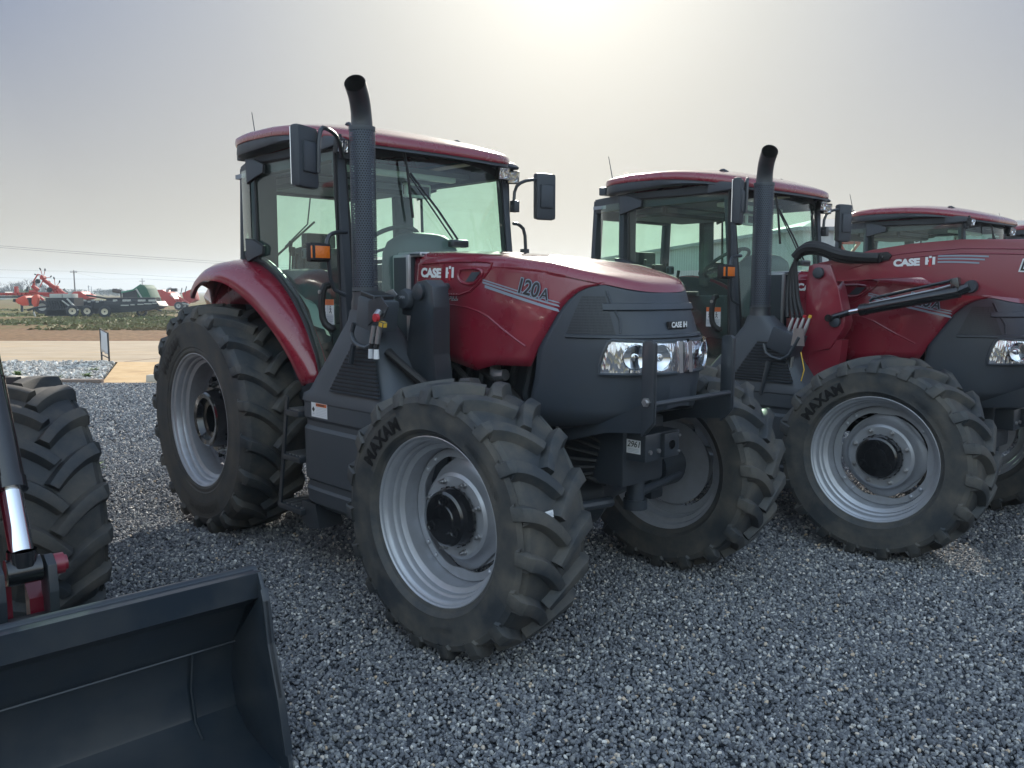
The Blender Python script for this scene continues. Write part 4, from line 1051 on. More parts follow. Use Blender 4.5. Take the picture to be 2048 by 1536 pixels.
# ================================================================ GROUND
def flat(name,pts,z,m):
    me=bpy.data.meshes.new(name); me.from_pydata([(x,y,z) for x,y in pts],[],[list(range(len(pts)))]); me.materials.append(MT[m])
    o=bpy.data.objects.new(name,me); COL.objects.link(o); tag(o,kind='structure'); return o
def ground_mat(name,stops,scales,bump,rough=.95,vor=None,con=(.6,1.35)):
    m=bpy.data.materials.new(name); m.use_nodes=True; t=m.node_tree; p=t.nodes['Principled BSDF']; p.inputs['Roughness'].default_value=rough; p.inputs['Specular IOR Level'].default_value=.08
    tc=t.nodes.new('ShaderNodeTexCoord')
    n=t.nodes.new('ShaderNodeTexNoise'); n.inputs['Scale'].default_value=scales[0]; n.inputs['Detail'].default_value=8; n.inputs['Roughness'].default_value=.7
    mp=t.nodes.new('ShaderNodeMapping'); mp.inputs['Scale'].default_value=(1,scales[2],1); t.links.new(tc.outputs['Object'],mp.inputs[0]); t.links.new(mp.outputs[0],n.inputs['Vector'])
    cr=t.nodes.new('ShaderNodeValToRGB'); el=cr.color_ramp.elements
    while len(el)<len(stops): el.new(.5)
    for e,(pos,c) in zip(el,stops): e.position=pos; e.color=(*c,1)
    t.links.new(n.outputs['Fac'],cr.inputs[0])
    n2=t.nodes.new('ShaderNodeTexNoise'); n2.inputs['Scale'].default_value=scales[1]; n2.inputs['Detail'].default_value=5
    t.links.new(tc.outputs['Object'],n2.inputs['Vector'])
    r=t.nodes.new('ShaderNodeMapRange'); r.inputs[1].default_value=.3; r.inputs[2].default_value=.7; r.inputs[3].default_value=con[0]; r.inputs[4].default_value=con[1]
    t.links.new(n2.outputs['Fac'],r.inputs[0])
    hs=t.nodes.new('ShaderNodeMix'); hs.data_type='RGBA'; hs.blend_type='MULTIPLY'; hs.inputs[0].default_value=1
    cmb=t.nodes.new('ShaderNodeCombineColor')
    for i in range(3): t.links.new(r.outputs[0],cmb.inputs[i])
    t.links.new(cr.outputs[0],hs.inputs[6]); t.links.new(cmb.outputs[0],hs.inputs[7]); t.links.new(hs.outputs[2],p.inputs['Base Color'])
    b=t.nodes.new('ShaderNodeBump'); b.inputs['Strength'].default_value=bump[0]; b.inputs['Distance'].default_value=bump[1]
    src=n2.outputs['Fac']
    if vor:
        v=t.nodes.new('ShaderNodeTexVoronoi'); v.inputs['Scale'].default_value=vor; t.links.new(tc.outputs['Object'],v.inputs['Vector']); src=v.outputs['Distance']; b.invert=True
    t.links.new(src,b.inputs['Height']); t.links.new(b.outputs[0],p.inputs['Normal'])
    MT[name]=m
ground_mat('field_soil',[(.34,(.06,.095,.018)),(.44,(.11,.12,.03)),(.54,(.165,.105,.05)),(.72,(.19,.09,.045))],(.10,3.0,1.6),(.8,.12))
ground_mat('field_bare',[(.3,(.14,.085,.045)),(.5,(.20,.12,.062)),(.65,(.17,.085,.045)),(.8,(.12,.11,.04))],(.28,5.0,2.2),(.8,.08))
ground_mat('gravel_base',[(.3,(.06,.07,.085)),(.6,(.10,.11,.125)),(.8,(.14,.15,.16))],(1.3,26,1),(1,.03),vor=38)
ground_mat('rock_soil',[(.3,(.08,.075,.07)),(.7,(.13,.12,.11))],(1.5,12,1),(1,.05),vor=9)
ground_mat('drive',[(.3,(.36,.27,.17)),(.5,(.42,.34,.25)),(.7,(.45,.32,.19))],(.16,1.5,9),(.1,.004),con=(.93,1.06))
ground_mat('apron_m',[(.32,(.40,.27,.15)),(.45,(.50,.34,.18)),(.58,(.56,.40,.23)),(.70,(.40,.31,.21))],(1.1,3,1.8),(.1,.004),con=(.92,1.06))
flat('ground',[(-830,-250),(830,-250),(830,820),(-830,820)],-.06,'field_soil')
flat('bare_verge',[(-200,27.7),(200,27.7),(200,37.5),(60,39),(20,36.5),(-10,38.5),(-25,36.5),(-60,40),(-200,37)],-.05,'field_bare')
flat('driveway',[(-200,19.45),(200,19.45),(200,27.75),(-200,27.75)],-.012,'drive')
flat('gravel_lot',[(-30,-12),(60,-12),(60,14.72),(-30,14.72)],-.004,'gravel_base')
flat('apron',[(-9.44,19.44),(-7.56,14.9),(6,14.9),(6,19.44)],-.008,'apron_m')
flat('rock_bed',[(-60,19.40),(-60,14.9),(-7.6,14.9),(-9.48,19.40)],-.045,'rock_soil')
a=MB(); a.box((-34.0,14.81,.02),(53,.17,.12),None,'curb_dark',bev=.02); a.box((-1.0,14.81,-.015),(13,.17,.05),None,'curb_dark',bev=.01)
tag(a.build('kerb',None,None,smooth=30),kind='structure')
a=MB(); 
o_=MB('concrete_pale'); o_.prism([(-.11,0),(.11,0),(.085,.125),(-.085,.125)],0,-6.85,-5.05,bev=.01)
o=o_.build('parking_block',None,None,loc=(0,15.25,-.008),smooth=30); tag(o,'low grey concrete wheel stop lying on the pale slab beside the rear tractor tyre','wheel stop')
# joint lines in slab
a=MB(); a.bar((-9.3,19.5,-.0085),(-6.9,27.7,-.0085),.03,.002,'curb_dark'); a.bar((-3.3,19.5,-.0085),(-3.3,27.7,-.0085),.03,.002,'curb_dark'); tag(a.build('slab_joint',None,None,smooth=0),kind='structure')
# ---------------------------------------------------------------- stones (geometry nodes scatter)
def stone_mat(name,cols,rough=.75):
    m=bpy.data.materials.new(name); m.use_nodes=True; t=m.node_tree; p=t.nodes['Principled BSDF']; p.inputs['Roughness'].default_value=rough
    oi=t.nodes.new('ShaderNodeObjectInfo'); cr=t.nodes.new('ShaderNodeValToRGB'); el=cr.color_ramp.elements
    while len(el)<len(cols): el.new(.5)
    for e,(pos,c) in zip(el,cols): e.position=pos; e.color=(*c,1)
    t.links.new(oi.outputs['Random'],cr.inputs[0]); t.links.new(cr.outputs[0],p.inputs['Base Color']); MT[name]=m
stone_mat('stone',[(0,(.075,.08,.09)),(.35,(.14,.148,.165)),(.65,(.205,.212,.225)),(.84,(.27,.275,.275)),(.94,(.40,.395,.375)),(.97,(.70,.68,.64)),(1,(.48,.36,.24))])
stone_mat('pebble',[(0,(.20,.20,.20)),(.5,(.33,.33,.32)),(.85,(.48,.47,.44)),(1,(.42,.34,.26))])
stone_mat('big_stone',[(0,(.16,.155,.15)),(.5,(.42,.40,.37)),(.85,(.62,.60,.56)),(1,(.75,.73,.68))])
def scatter(name,pts,z,density,smin,smax,m,seed,label,cat,flatk=.7,und=.016):
    (ax,ay),(bx,by),(cx,cy),(dx,dy)=pts; n=40; V=[]
    for i in range(n+1):
        for j in range(n+1):
            u,v=i/n,j/n; x=lerp(lerp(ax,bx,u),lerp(dx,cx,u),v); y=lerp(lerp(ay,by,u),lerp(dy,cy,u),v)
            q=noise.noise(Vector((x*.9,y*.9,0)))+.5*noise.noise(Vector((x*2.6,y*2.6,3))); V.append((x,y,z+und*(q+.35)))
    me=bpy.data.meshes.new(name); me.from_pydata(V,[],[(i*(n+1)+j,(i+1)*(n+1)+j,(i+1)*(n+1)+j+1,i*(n+1)+j+1) for i in range(n) for j in range(n)]); me.materials.append(MT[m])
    ob=bpy.data.objects.new(name,me); COL.objects.link(ob)
    g=bpy.data.node_groups.new(name,'GeometryNodeTree'); g.interface.new_socket('Geometry',in_out='INPUT',socket_type='NodeSocketGeometry'); g.interface.new_socket('Geometry',in_out='OUTPUT',socket_type='NodeSocketGeometry')
    N=g.nodes; L=g.links
    gi=N.new('NodeGroupInput'); go=N.new('NodeGroupOutput')
    d=N.new('GeometryNodeDistributePointsOnFaces'); d.inputs['Density'].default_value=density; d.inputs['Seed'].default_value=seed
    L.new(gi.outputs[0],d.inputs['Mesh'])
    jg=N.new('GeometryNodeJoinGeometry')
    for k in range(5):
        ic=N.new('GeometryNodeMeshIcoSphere'); ic.inputs['Subdivisions'].default_value=2; ic.inputs['Radius'].default_value=.5
        sp=N.new('GeometryNodeSetPosition'); nn=N.new('ShaderNodeTexNoise'); nn.noise_dimensions='4D'; nn.inputs['W'].default_value=k*7.3+seed; nn.inputs['Scale'].default_value=1.6; nn.inputs['Detail'].default_value=1.5
        sb=N.new('ShaderNodeVectorMath'); sb.operation='SUBTRACT'; sb.inputs[1].default_value=(.5,.5,.5); sc=N.new('ShaderNodeVectorMath'); sc.operation='SCALE'; sc.inputs['Scale'].default_value=.95
        L.new(nn.outputs['Color'],sb.inputs[0]); L.new(sb.outputs[0],sc.inputs[0]); L.new(sc.outputs[0],sp.inputs['Offset']); L.new(ic.outputs[0],sp.inputs['Geometry'])
        sm=N.new('GeometryNodeSetMaterial'); sm.inputs['Material'].default_value=MT[m]; L.new(sp.outputs[0],sm.inputs[0])
        gti=N.new('GeometryNodeGeometryToInstance'); L.new(sm.outputs[0],gti.inputs[0]); L.new(gti.outputs[0],jg.inputs[0])
    ip=N.new('GeometryNodeInstanceOnPoints'); L.new(d.outputs['Points'],ip.inputs['Points']); L.new(jg.outputs[0],ip.inputs['Instance']); ip.inputs['Pick Instance'].default_value=True
    ri=N.new('FunctionNodeRandomValue'); ri.data_type='INT'; ri.inputs['Min'].default_value=0; ri.inputs['Max'].default_value=4; ri.inputs['Seed'].default_value=3
    for s in ri.inputs:
        if s.type=='INT' and s.name=='Max': s.default_value=4
        if s.type=='INT' and s.name=='Min': s.default_value=0
    L.new([o for o in ri.outputs if o.type=='INT'][0],ip.inputs['Instance Index'])
    rr=N.new('FunctionNodeRandomValue'); rr.data_type='FLOAT_VECTOR'; rr.inputs[0].default_value=(0,0,0); rr.inputs[1].default_value=(6.283,6.283,6.283); L.new(rr.outputs[0],ip.inputs['Rotation'])
    rs=N.new('FunctionNodeRandomValue'); rs.data_type='FLOAT_VECTOR'; rs.inputs[0].default_value=(smin,smin,smin*flatk); rs.inputs[1].default_value=(smax,smax,smax*flatk)
    for s in rs.inputs:
        if s.name=='Seed': s.default_value=11
    L.new(rs.outputs[0],ip.inputs['Scale'])
    tr=N.new('GeometryNodeTranslateInstances'); rt=N.new('FunctionNodeRandomValue'); rt.data_type='FLOAT_VECTOR'; rt.inputs[0].default_value=(0,0,-smax*.15); rt.inputs[1].default_value=(0,0,smax*.30); tr.inputs['Local Space'].default_value=False
    L.new(ip.outputs[0],tr.inputs['Instances']); L.new(rt.outputs[0],tr.inputs['Translation'])
    L.new(tr.outputs[0],go.inputs[0])
    md=ob.modifiers.new('scatter','NODES'); md.node_group=g
    tag(ob,label,cat,None,'stuff'); return ob
G='loose grey gravel stones'
def fan(y0,y1,e=1.6,k=.74): return [(-y0*k-e,y0),(y0*k+e,y0),(y1*k+e,y1),(-y1*k-e,y1)]
scatter('gravel',fan(1.9,5.2),.0,5600,.009,.023,'stone',1,'small rounded grey gravel covering the near ground of the lot','gravel')
scatter('gravel',fan(5.2,9.0),.0,3000,.012,.030,'stone',2,'grey gravel covering the lot around the rear wheels','gravel')
scatter('gravel',[(-11.5,9.0),(12,9.0),(12,14.7),(-11.5,14.7)],.0,1200,.017,.045,'stone',3,'grey gravel at the back of the lot up to the kerb','gravel')
scatter('gravel',fan(1.9,9.0),.006,16,.016,.034,'pebble',9,'scattered larger pale pebbles lying among the small grey gravel','gravel')
scatter('cobbles',[(-17,19.4),(-13.5,14.95),(-7.65,14.95),(-9.5,19.38)],-.03,330,.04,.115,'big_stone',4,'bed of pale fist sized stones between kerb and driveway','stones')
# weeds
def weed(name,x,y,s,n,seed,label,z=0.0):
    random.seed(seed); a=MB('leaf_green')
    for i in range(n):
        an=random.uniform(0,6.28); l=s*random.uniform(.5,1); w=l*.28; up=random.uniform(.3,1.1); d=Vector((math.cos(an),math.sin(an),0)); q=Vector((-d.y,d.x,0)); b=Vector((random.uniform(-.2,.2)*s,random.uniform(-.2,.2)*s,0))
        P=[b,b+d*l*.4+q*w*.5+Vector((0,0,l*up*.5)),b+d*l+Vector((0,0,l*up*.6)),b+d*l*.4-q*w*.5+Vector((0,0,l*up*.5))]
        a.face([a.bm.verts.new(p) for p in P],'leaf_green')
    o=a.build(name,None,None,loc=(x,y,z),smooth=0); tag(o,label,'weed'); return o
weed('weed',-8.35,15.9,.16,40,1,'bright green weed at the right end of the stone bed',z=0)
weed('weed',-8.8,17.0,.17,34,2,'bright green weed farther back in the stone bed near the sign')
weed('weed',-8.75,15.6,.13,30,3,'small green weed at the front of the stone bed')
weed('weed',-9.9,16.2,.18,36,4,'pale green weed in the left part of the stone bed')
weed('weed',-3.95,7.55,.13,22,5,'tiny green weed in the gravel left of the rear tyre')
# sign frame
a=MB('far_dark')
sx0,sx1,sy=-9.90,-9.40,19.6
for x,dy in((sx0,0),(sx1,-.65)): a.bar((x,sy+dy,-.05),(x,sy+dy,.78 if x==sx0 else .72),.03,.03)
a.bar((sx0,sy,.77),(sx1,sy-.65,.71),.02,.02); a.bar((sx0,sy,.16),(sx1,sy-.65,.12),.02,.02)
T_=a.build('sign_frame',None,None,smooth=0); tag(T_,'small blank white sheet in a thin black metal frame standing by the driveway edge','sign')
a=MB(); rows=[]
for i in range(7):
    z=lerp(.75,.24,i/6); rows.append([Vector((lerp(sx0,sx1,s)+.0,lerp(sy,sy-.65,s)+.02*math.sin(5*s+i)*.5-.0,z-.06*s+(random.uniform(-.02,.02) if i==6 else 0))) for s in np.linspace(.02,.98,7)])
a.grid(rows); q=a.build('sign_sheet','sign_white',T_,smooth=60); md=q.modifiers.new('s','SOLIDIFY'); md.thickness=.004
# ================================================================ BUILDING right
H=4.66
b=empty('metal_building',(14.1,40,0)); tag(b,'long pale grey corrugated metal building behind the right hand tractors','building')
def wall(name,p,q,h0,h1,m='metal_wall'):
    a=MB(); p=Vector(p);q=Vector(q);L=(q-p).length;n=int(L/.15);d=(q-p)/L;nn=Vector((d.y,-d.x,0)); rows=[[],[]]
    for i in range(n+1):
        s=i/n; o=nn*(.03 if i%3==0 else 0); c=p.lerp(q,s)+o; rows[0].append(c+Vector((0,0,0))); rows[1].append(c+Vector((0,0,lerp(h0,h1,s))))
    a.grid(rows,m); w=a.build(name,None,b,smooth=0); return w
wall('wall',(0,0,-.05),(45,3,-.05),H,H); wall('wall',(0,0,-.05),(-5.4,37,-.05),H,H)
a=MB(); a.grid([[Vector((-.3,-.4,H+.02)),Vector((45,2.6,H+.02))],[Vector((8,20,H+2.2)),Vector((45,23,H+2.2))]],'metal_roof'); a.grid([[Vector((-.3,-.4,H+.02)),Vector((-5.7,37,H+.02))],[Vector((8,20,H+2.2)),Vector((8,38,H+2.2))]],'metal_roof')
for p,q in(((-.3,-.3,H),(45,2.7,H)),((-.3,-.3,H),(-5.75,37,H))): a.bar(p,q,.14,.18,'metal_roof')
a.build('roof',None,b,smooth=0)
# red A-frame implement
def g_at(px,py_off,d): return None
a=MB('far_red'); c=Vector((9.95,24.5,0))
def tb(p,q,r=.05,m=None): a.tube([c+Vector(p),c+Vector(q)],r,6,m)
tb((-.28,0,3.1),(.38,0,3.1),.05); tb((-.25,0,3.1),(.1,0,2.6)); tb((.36,0,3.1),(-.02,0,2.6)); tb((-.5,0,2.65),(.9,0,2.55),.045); tb((-.5,0,2.65),(-.1,0,2.45)); tb((.05,.1,2.6),(.0,.3,.3),.07); tb((.8,0,2.55),(.8,.2,.3),.06); tb((-.45,0,2.6),(-.45,.2,.3),.06)
tb((-1.2,.2,.6),(1.6,.2,.6),.08)
for x in(-.9,1.2): a.lathe([(-.1,.1),(-.1,.35),(.1,.35),(.1,.1)],o=c+Vector((x,.2,.35)),axis=0,seg=18,m='far_dark')
tag(a.build('hay_rake',None,None,smooth=30),'red triangular frame of a folded implement standing before the metal building','implement')
# ================================================================ FIELD IMPLEMENTS
def P(px,d,z=0): return Vector(((px-1024)/1629*d,d,z))
def zat(py,d): return 1.686-(py-581.6)/1629*d
def fw(mb,c,r,w,mt='far_dark',mr='cream_wheel',ang=0):
    prof=[(-w/2,r*.55),(-w/2,r*.9),(-w*.35,r),(w*.35,r),(w/2,r*.9),(w/2,r*.55)]
    n0=len(mb.bm.verts)
    mb.lathe(prof,o=(0,0,0),seg=22,m=mt); mb.lathe([(-w/2+.02,r*.56),(-w/2+.04,r*.4),(-w*.3,r*.2),(-w*.35,r*.13),(-w*.35,0)],o=(0,0,0),seg=18,m=mr); mb.lathe([(w/2-.02,r*.56),(w*.3,0)],o=(0,0,0),seg=18,m=mr); mb.lathe([(-w*.4,r*.14),(-w*.4,0)],seg=10,m=mt)
    mb.bm.verts.ensure_lookup_table(); rt=Matrix.Rotation(ang,3,'Z')
    for v in mb.bm.verts[n0:]: v.co=rt@v.co+Vector(c)
def X(px,d): return (px-1024)/1629*d
# 1 grey-box seed drill
d=55; r=random.Random(3)
E_=empty('seed_drill',P(150,d)); tag(E_,'black seed drill with two pale grey hopper boxes and cream wheels in the field','implement'); ox=X(150,d)
def lx(px,dd=d): return X(px,dd)-ox
a=MB('far_dark')
z1=zat(603,d)
a.box((lx(134),0,.95),(1.9,1.2,.55)); a.box((lx(128),0,.62),(1.1,1.2,.75)); 
for i in range(9): 
    x=lx(112+5.2*i); a.tube([(x,-.7,1.0),(x+.15,-.75,.55),(x-.1,-.8,.15)],.045,5); a.lathe([(-.03,.22),(.03,.22)],o=(x,-.8,.24),seg=14,caps=True)
a.tube([(lx(112),-.1,.70),(lx(75),-.2,.52),(lx(62),-.2,.40)],.07,6); a.tube([(lx(75),-.2,.6),(lx(74),-.2,.25)],.05,6); a.tube([(lx(74),-.2,.3),(lx(77),-.2,-.03)],.05,6,'grey_box')
a.build('drill_frame',None,E_,smooth=30)
for x0,x1,zz in((113,138,0),(139,156,0)):
    a=MB('grey_box'); a.box(((lx(x0)+lx(x1))/2,-.1,(zat(590,d)+zat(603,d))/2+.05),(lx(x1)-lx(x0)-.02,.9,.50),bev=.02); a.build('hopper_box',None,E_,smooth=30)
a=MB('grey_box'); a.tube([(lx(141),-.75,zat(601,d)),(lx(159),-.8,zat(614,d))],.05,6); a.tube([(lx(151),-.75,zat(597,d)),(lx(173),-.85,zat(620,d))],.06,6); a.build('lift_strut',None,E_,smooth=30)
for px,rr,dy in((162,.40,-.9),(180,.38,-.2)):
    a=MB(); fw(a,(lx(px),dy,rr-.05),rr,.3,ang=.5); a.build('implement_wheel',None,E_,smooth=30)
# 2 black roller / rotary cutter in the middle
d=57; E_=empty('rotary_cutter',P(200,d)); tag(E_,'long black mower deck with a round drum beside the grey drill','implement'); ox=X(200,d)
a=MB('far_dark'); lx2=lambda px:X(px,57)-ox
a.box((lx2(200),0,zat(610,57)),(2.9,1.4,.5)); a.tube([(lx2(182),0,.55),(lx2(204),-.5,.55)],.45,16); a.tube([(lx2(178),0,zat(590,57)),(lx2(245),.2,zat(602,57))],.07,6); a.box((lx2(215),.4,zat(603,57)),(2.0,.6,.15)); a.box((lx2(222),.3,zat(609,57)),(1.5,.5,.3))
a.build('cutter_deck',None,E_,smooth=30)
a=MB('grey_box'); 
for i in range(5): a.box((lx2(185+8*i),-.72,zat(600+(i%2)*3,57)),(.18,.05,.10))
a.build('bright_fitting',None,E_,smooth=0)
# 3 black cultivator with lamps
d=54; E_=empty('rotary_tiller',P(280,d)); tag(E_,'low black wide implement with silver fittings and a cream wheel at its left end','implement'); ox=X(280,d); lx3=lambda px:X(px,54)-ox
a=MB('far_dark')
a.prism([(lx3(222),zat(602,54)),(lx3(325),zat(602,54)),(lx3(332),zat(612,54)),(lx3(318),zat(618,54)),(lx3(290),zat(622,54)),(lx3(238),zat(625,54)),(lx3(222),zat(618,54))],1,-.7,.7,bev=.04)
a.tube([(lx3(322),-.5,zat(612,54)),(lx3(340),-.7,zat(613,54))],.05,6); a.tube([(lx3(316),-.5,zat(616,54)),(lx3(335),-.7,zat(621,54))],.05,6); a.box((lx3(268),.2,zat(598,54)),(3.2,.8,.2))
a.build('tiller_body',None,E_,smooth=30)
a=MB('grey_box')
for x0,x1,y in((256,271,610),(275,283,609),(289,300,608),(302,316,607),(318,326,606)): a.box(((lx3(x0)+lx3(x1))/2,-.73,zat(y,54)),(lx3(x1)-lx3(x0),.08,.07))
for px in(243,262,270,292,299,313,320): a.box((lx3(px),-.60,zat(601,54)),(.22,.2,.14),bev=.03)
a.build('bright_fitting',None,E_,smooth=30)
for px,rr,py in((227,.37,0),(282,.33,0)):
    a=MB(); fw(a,(lx3(px),-.95 if px<250 else .3,rr-.03),rr,.28,ang=.3); a.build('implement_wheel',None,E_,smooth=30)
# 4 green combine header
d=66; E_=empty('grain_header',P(285,d)); tag(E_,'tall dark green steep sided hopper machine behind the black implements','implement'); ox=X(285,d); l4=lambda px:X(px,66)-ox
a=MB('far_green'); a.prism([(l4(298),zat(573,d)),(l4(304),zat(569.5,d)),(l4(311),zat(571,d)),(l4(316),zat(577,d)),(l4(324),zat(597,d)),(l4(323),0.4),(l4(300),.4),(l4(296),zat(582,d))],1,-1.6,.2,bev=.03)
a.build('hopper',None,E_,smooth=30)
a=MB('far_green_light'); a.tube([(l4(296),-1.65,zat(578,d)),(l4(307),-1.65,zat(597,d))],.06,6,'grey_box'); a.tube([(l4(262),-1.2,zat(585,d)),(l4(285),-1.2,zat(580,d)),(l4(304),-1.5,zat(570,d))],.07,6); a.build('edge_strip',None,E_,smooth=0)
a=MB('far_dark'); a.prism([(l4(258),zat(598,d)),(l4(259),zat(586,d)),(l4(272),zat(581,d)),(l4(290),zat(579,d)),(l4(295),zat(583,d)),(l4(297),zat(598,d)),(l4(297),.3),(l4(258),.3)],1,-.8,.6,bev=.03)
a.tube([(l4(241),-.8,zat(581,d)),(l4(255),-.8,zat(583,d))],.16,8,'twig'); a.tube([(l4(256),-.8,zat(585,d)),(l4(256),-.8,zat(597,d))],.06,6)
a.build('dark_body',None,E_,smooth=30)
# 5 red balers right
d=75; E_=empty('round_baler',P(355,d)); tag(E_,'weathered red baler with pale wheels half hidden behind the rear fender','implement'); ox=X(355,d); l5=lambda px:X(px,75)-ox
a=MB('far_red'); a.prism([(l5(334),zat(584,d)),(l5(337),zat(579,d)),(l5(341),zat(583,d)),(l5(352),zat(586,d)),(l5(362),zat(600,d)),(l5(366),zat(612,d)),(l5(340),zat(611,d)),(l5(334),zat(598,d))],1,-.9,.9,bev=.05)
a.prism([(l5(362),zat(586,d)),(l5(385),zat(577,d)),(l5(390),zat(600,d)),(l5(378),zat(606,d)),(l5(366),zat(600,d))],1,.6,1.6,bev=.05)
for i in range(7): a.tube([(l5(366+3*i),-.6,zat(592+i*2,d)),(l5(372+3*i),-.9,zat(600+i,d))],.06,5)
a.tube([(l5(368),-.3,zat(588,d)),(l5(372),-.4,zat(576,d))],.04,5,'far_dark'); a.tube([(l5(376),-.3,zat(588,d)),(l5(381),-.4,zat(573,d))],.04,5,'far_dark')
a.build('baler_body',None,E_,smooth=30)
a=MB('grey_box'); a.tube([(l5(343),-.5,zat(586,d)),(l5(344),-.5,zat(579,d)),(l5(352),-.5,zat(577,d))],.13,6,smooth=1); a.box((l5(357),-.5,zat(580,d)),(.5,.3,.3),None,'far_dark'); a.tube([(l5(353),-.95,zat(590,d)),(l5(358),-.95,zat(594,d))],.06,5); a.tube([(l5(375),-.9,zat(606,d)),(l5(390),-1,zat(609,d))],.05,5); a.build('pale_fitting',None,E_,smooth=30)
for px in(369,377):
    a=MB(); fw(a,(l5(px),-1.0+.3*(px>370),.33),.37,.3,mr='grey_box',ang=.2); a.build('implement_wheel',None,E_,smooth=30)
d=85; E_=empty('red_cart',P(322,85)); tag(E_,'low red farm trailer seen just right of the green hopper','trailer')
a=MB('far_red'); a.box((X(331,85)-X(322,85),0,1.35),(1.0,1.0,.9),bev=.04); a.box((0.2,0,.7),(1.6,1,.4),None,'far_green'); a.build('cart_body',None,E_,smooth=30)
# 6 orange disc mower
d=60; E_=empty('disc_mower',P(65,d)); tag(E_,'bright orange red mower with curved side shields standing on the grass','implement'); ox=X(65,d); l6=lambda px:X(px,60)-ox
a=MB('far_orange'); a.prism([(l6(41),zat(600,d)),(l6(43),zat(598,d)),(l6(50),zat(597,d)),(l6(60),zat(591,d)),(l6(64),zat(592,d)),(l6(67),zat(600,d)),(l6(70),zat(609,d)),(l6(66),zat(611,d)),(l6(57),zat(611,d)),(l6(48),zat(607,d))],1,-.5,.5,bev=.05)
a.prism([(l6(78),zat(594,d)),(l6(83),zat(589,d)),(l6(89),zat(589,d)),(l6(90),zat(596,d)),(l6(86),zat(612,d)),(l6(81),zat(613,d)),(l6(77),zat(606,d))],1,-.6,-.3,bev=.03)
a.build('side_shield',None,E_,smooth=30)
a=MB('far_dark'); a.tube([(l6(41),-.45,zat(603,d)),(l6(43),-.45,zat(598,d))],.12,8); a.box((l6(73),-.2,zat(603,d)),(.35,.4,.6)); a.box((l6(70),-.2,zat(597,d)),(.5,.4,.12)); fw(a,(l6(86),.1,.50),.50,.3,mr='grey_box',ang=.6); a.build('mower_frame',None,E_,smooth=30)
# 7 long red frame behind
d=68; E_=empty('rake_beam',P(40,d)); tag(E_,'long low red beam with black skid lying across the far left field','implement'); ox=X(40,d); l7=lambda px:X(px,68)-ox
a=MB('far_red'); a.bar((l7(-60),0,zat(589,d)),(l7(75),0,zat(587,d)),.35,.18); a.bar((l7(-60),-.3,zat(587,d)),(l7(40),-.3,zat(587,d)),.05,.12)
for px in(38,41): a.box((l7(px),0,zat(580,d)),(.14,.3,.6),taper=.7)
for px in range(5,70,9): a.box((l7(px),-.2,zat(588.5,d)),(.15,.3,.2))
a.build('beam',None,E_,smooth=30)
a=MB('far_dark'); a.bar((l7(-60),-.2,zat(594,d)),(l7(52),-.2,zat(594,d)),.1,.14); a.box((l7(51),-.2,zat(593.5,d)),(.35,.3,.25)); a.box((l7(61),.1,zat(578,d)),(.25,.3,.4),taper=.5); a.tube([(l7(-40),0,.6),(l7(-40),0,-.05)],.1,8); a.tube([(l7(48),0,.6),(l7(48),0,-.05)],.1,8); a.build('skid_bar',None,E_,smooth=30)
# 8 red tedder with tines raised
d=63; E_=empty('hay_tedder',P(105,d)); tag(E_,'folded red hay tedder with raised spider tine arms','implement'); ox=X(105,d); l8=lambda px:X(px,63)-ox
Z=lambda py:zat(py,63)
a=MB('far_red')
def rd(p,q,r=.05,m=None): a.tube([(l8(p[0]),p[2] if len(p)>2 else 0,Z(p[1])),(l8(q[0]),q[2] if len(q)>2 else 0,Z(q[1]))],r,6,m)
rd((93,558),(139,590),.11); rd((93,562),(135,592),.06); rd((75,562),(84,549),.05); rd((84,549),(93,552),.04); rd((75,562),(75,585),.09); rd((72,572),(82,580),.16); rd((70,587),(140,588),.12); rd((66,584),(80,584),.16); rd((120,573),(125,590),.15); rd((95,558),(86,575),.04); rd((95,558),(110,580),.03); rd((105,575),(125,590),.1); rd((80,590),(92,600),.1)
rd((92,590),(130,596),.1)
a.build('tedder_frame',None,E_,smooth=30)
hubs=[(94,556),(117,575)]
for hx,hy in hubs:
    a=MB('far_red'); a.tube([(l8(hx),-.2,Z(hy)),(l8(hx),.2,Z(hy))],.16,10)
    for k in range(7):
        an=2*pi*k/7+.3+hx; L_=.62; e=(l8(hx)+L_*math.cos(an),-.1-.25*math.sin(an*2),Z(hy)+L_*math.sin(an)); a.tube([(l8(hx),0,Z(hy)),e],.022,5); a.tube([e,(e[0]+.12*math.cos(an+.5),e[1],e[2]+.14*math.sin(an+.5)+.05)],.05,5,'far_dark')
    a.build('tine_rotor',None,E_,smooth=30)
a=MB('far_dark'); fw(a,(l8(86),-.2,Z(563)),.18,.15,mr='far_dark'); fw(a,(l8(108),-.2,Z(580)),.2,.15,mr='far_dark'); fw(a,(l8(86),.3,.35),.38,.3,mr='grey_box'); a.build('tedder_wheel',None,E_,smooth=30)
# 9 red conditioner body right of tedder
d=70; E_=empty('mower_conditioner',P(172,d)); tag(E_,'red boxy machine body rising behind the grey hopper boxes','implement'); ox=X(172,d); l9=lambda px:X(px,70)-ox
a=MB('far_red'); a.prism([(l9(156),zat(598,d)),(l9(157),zat(588,d)),(l9(163),zat(583,d)),(l9(177),zat(583,d)),(l9(182),zat(589,d)),(l9(190),zat(590,d)),(l9(192),zat(596,d)),(l9(180),zat(600,d))],1,-.8,.6,bev=.05); a.box((l9(170),0,.5),(1.2,1.0,.8),None,'far_dark'); a.build('machine_body',None,E_,smooth=30)
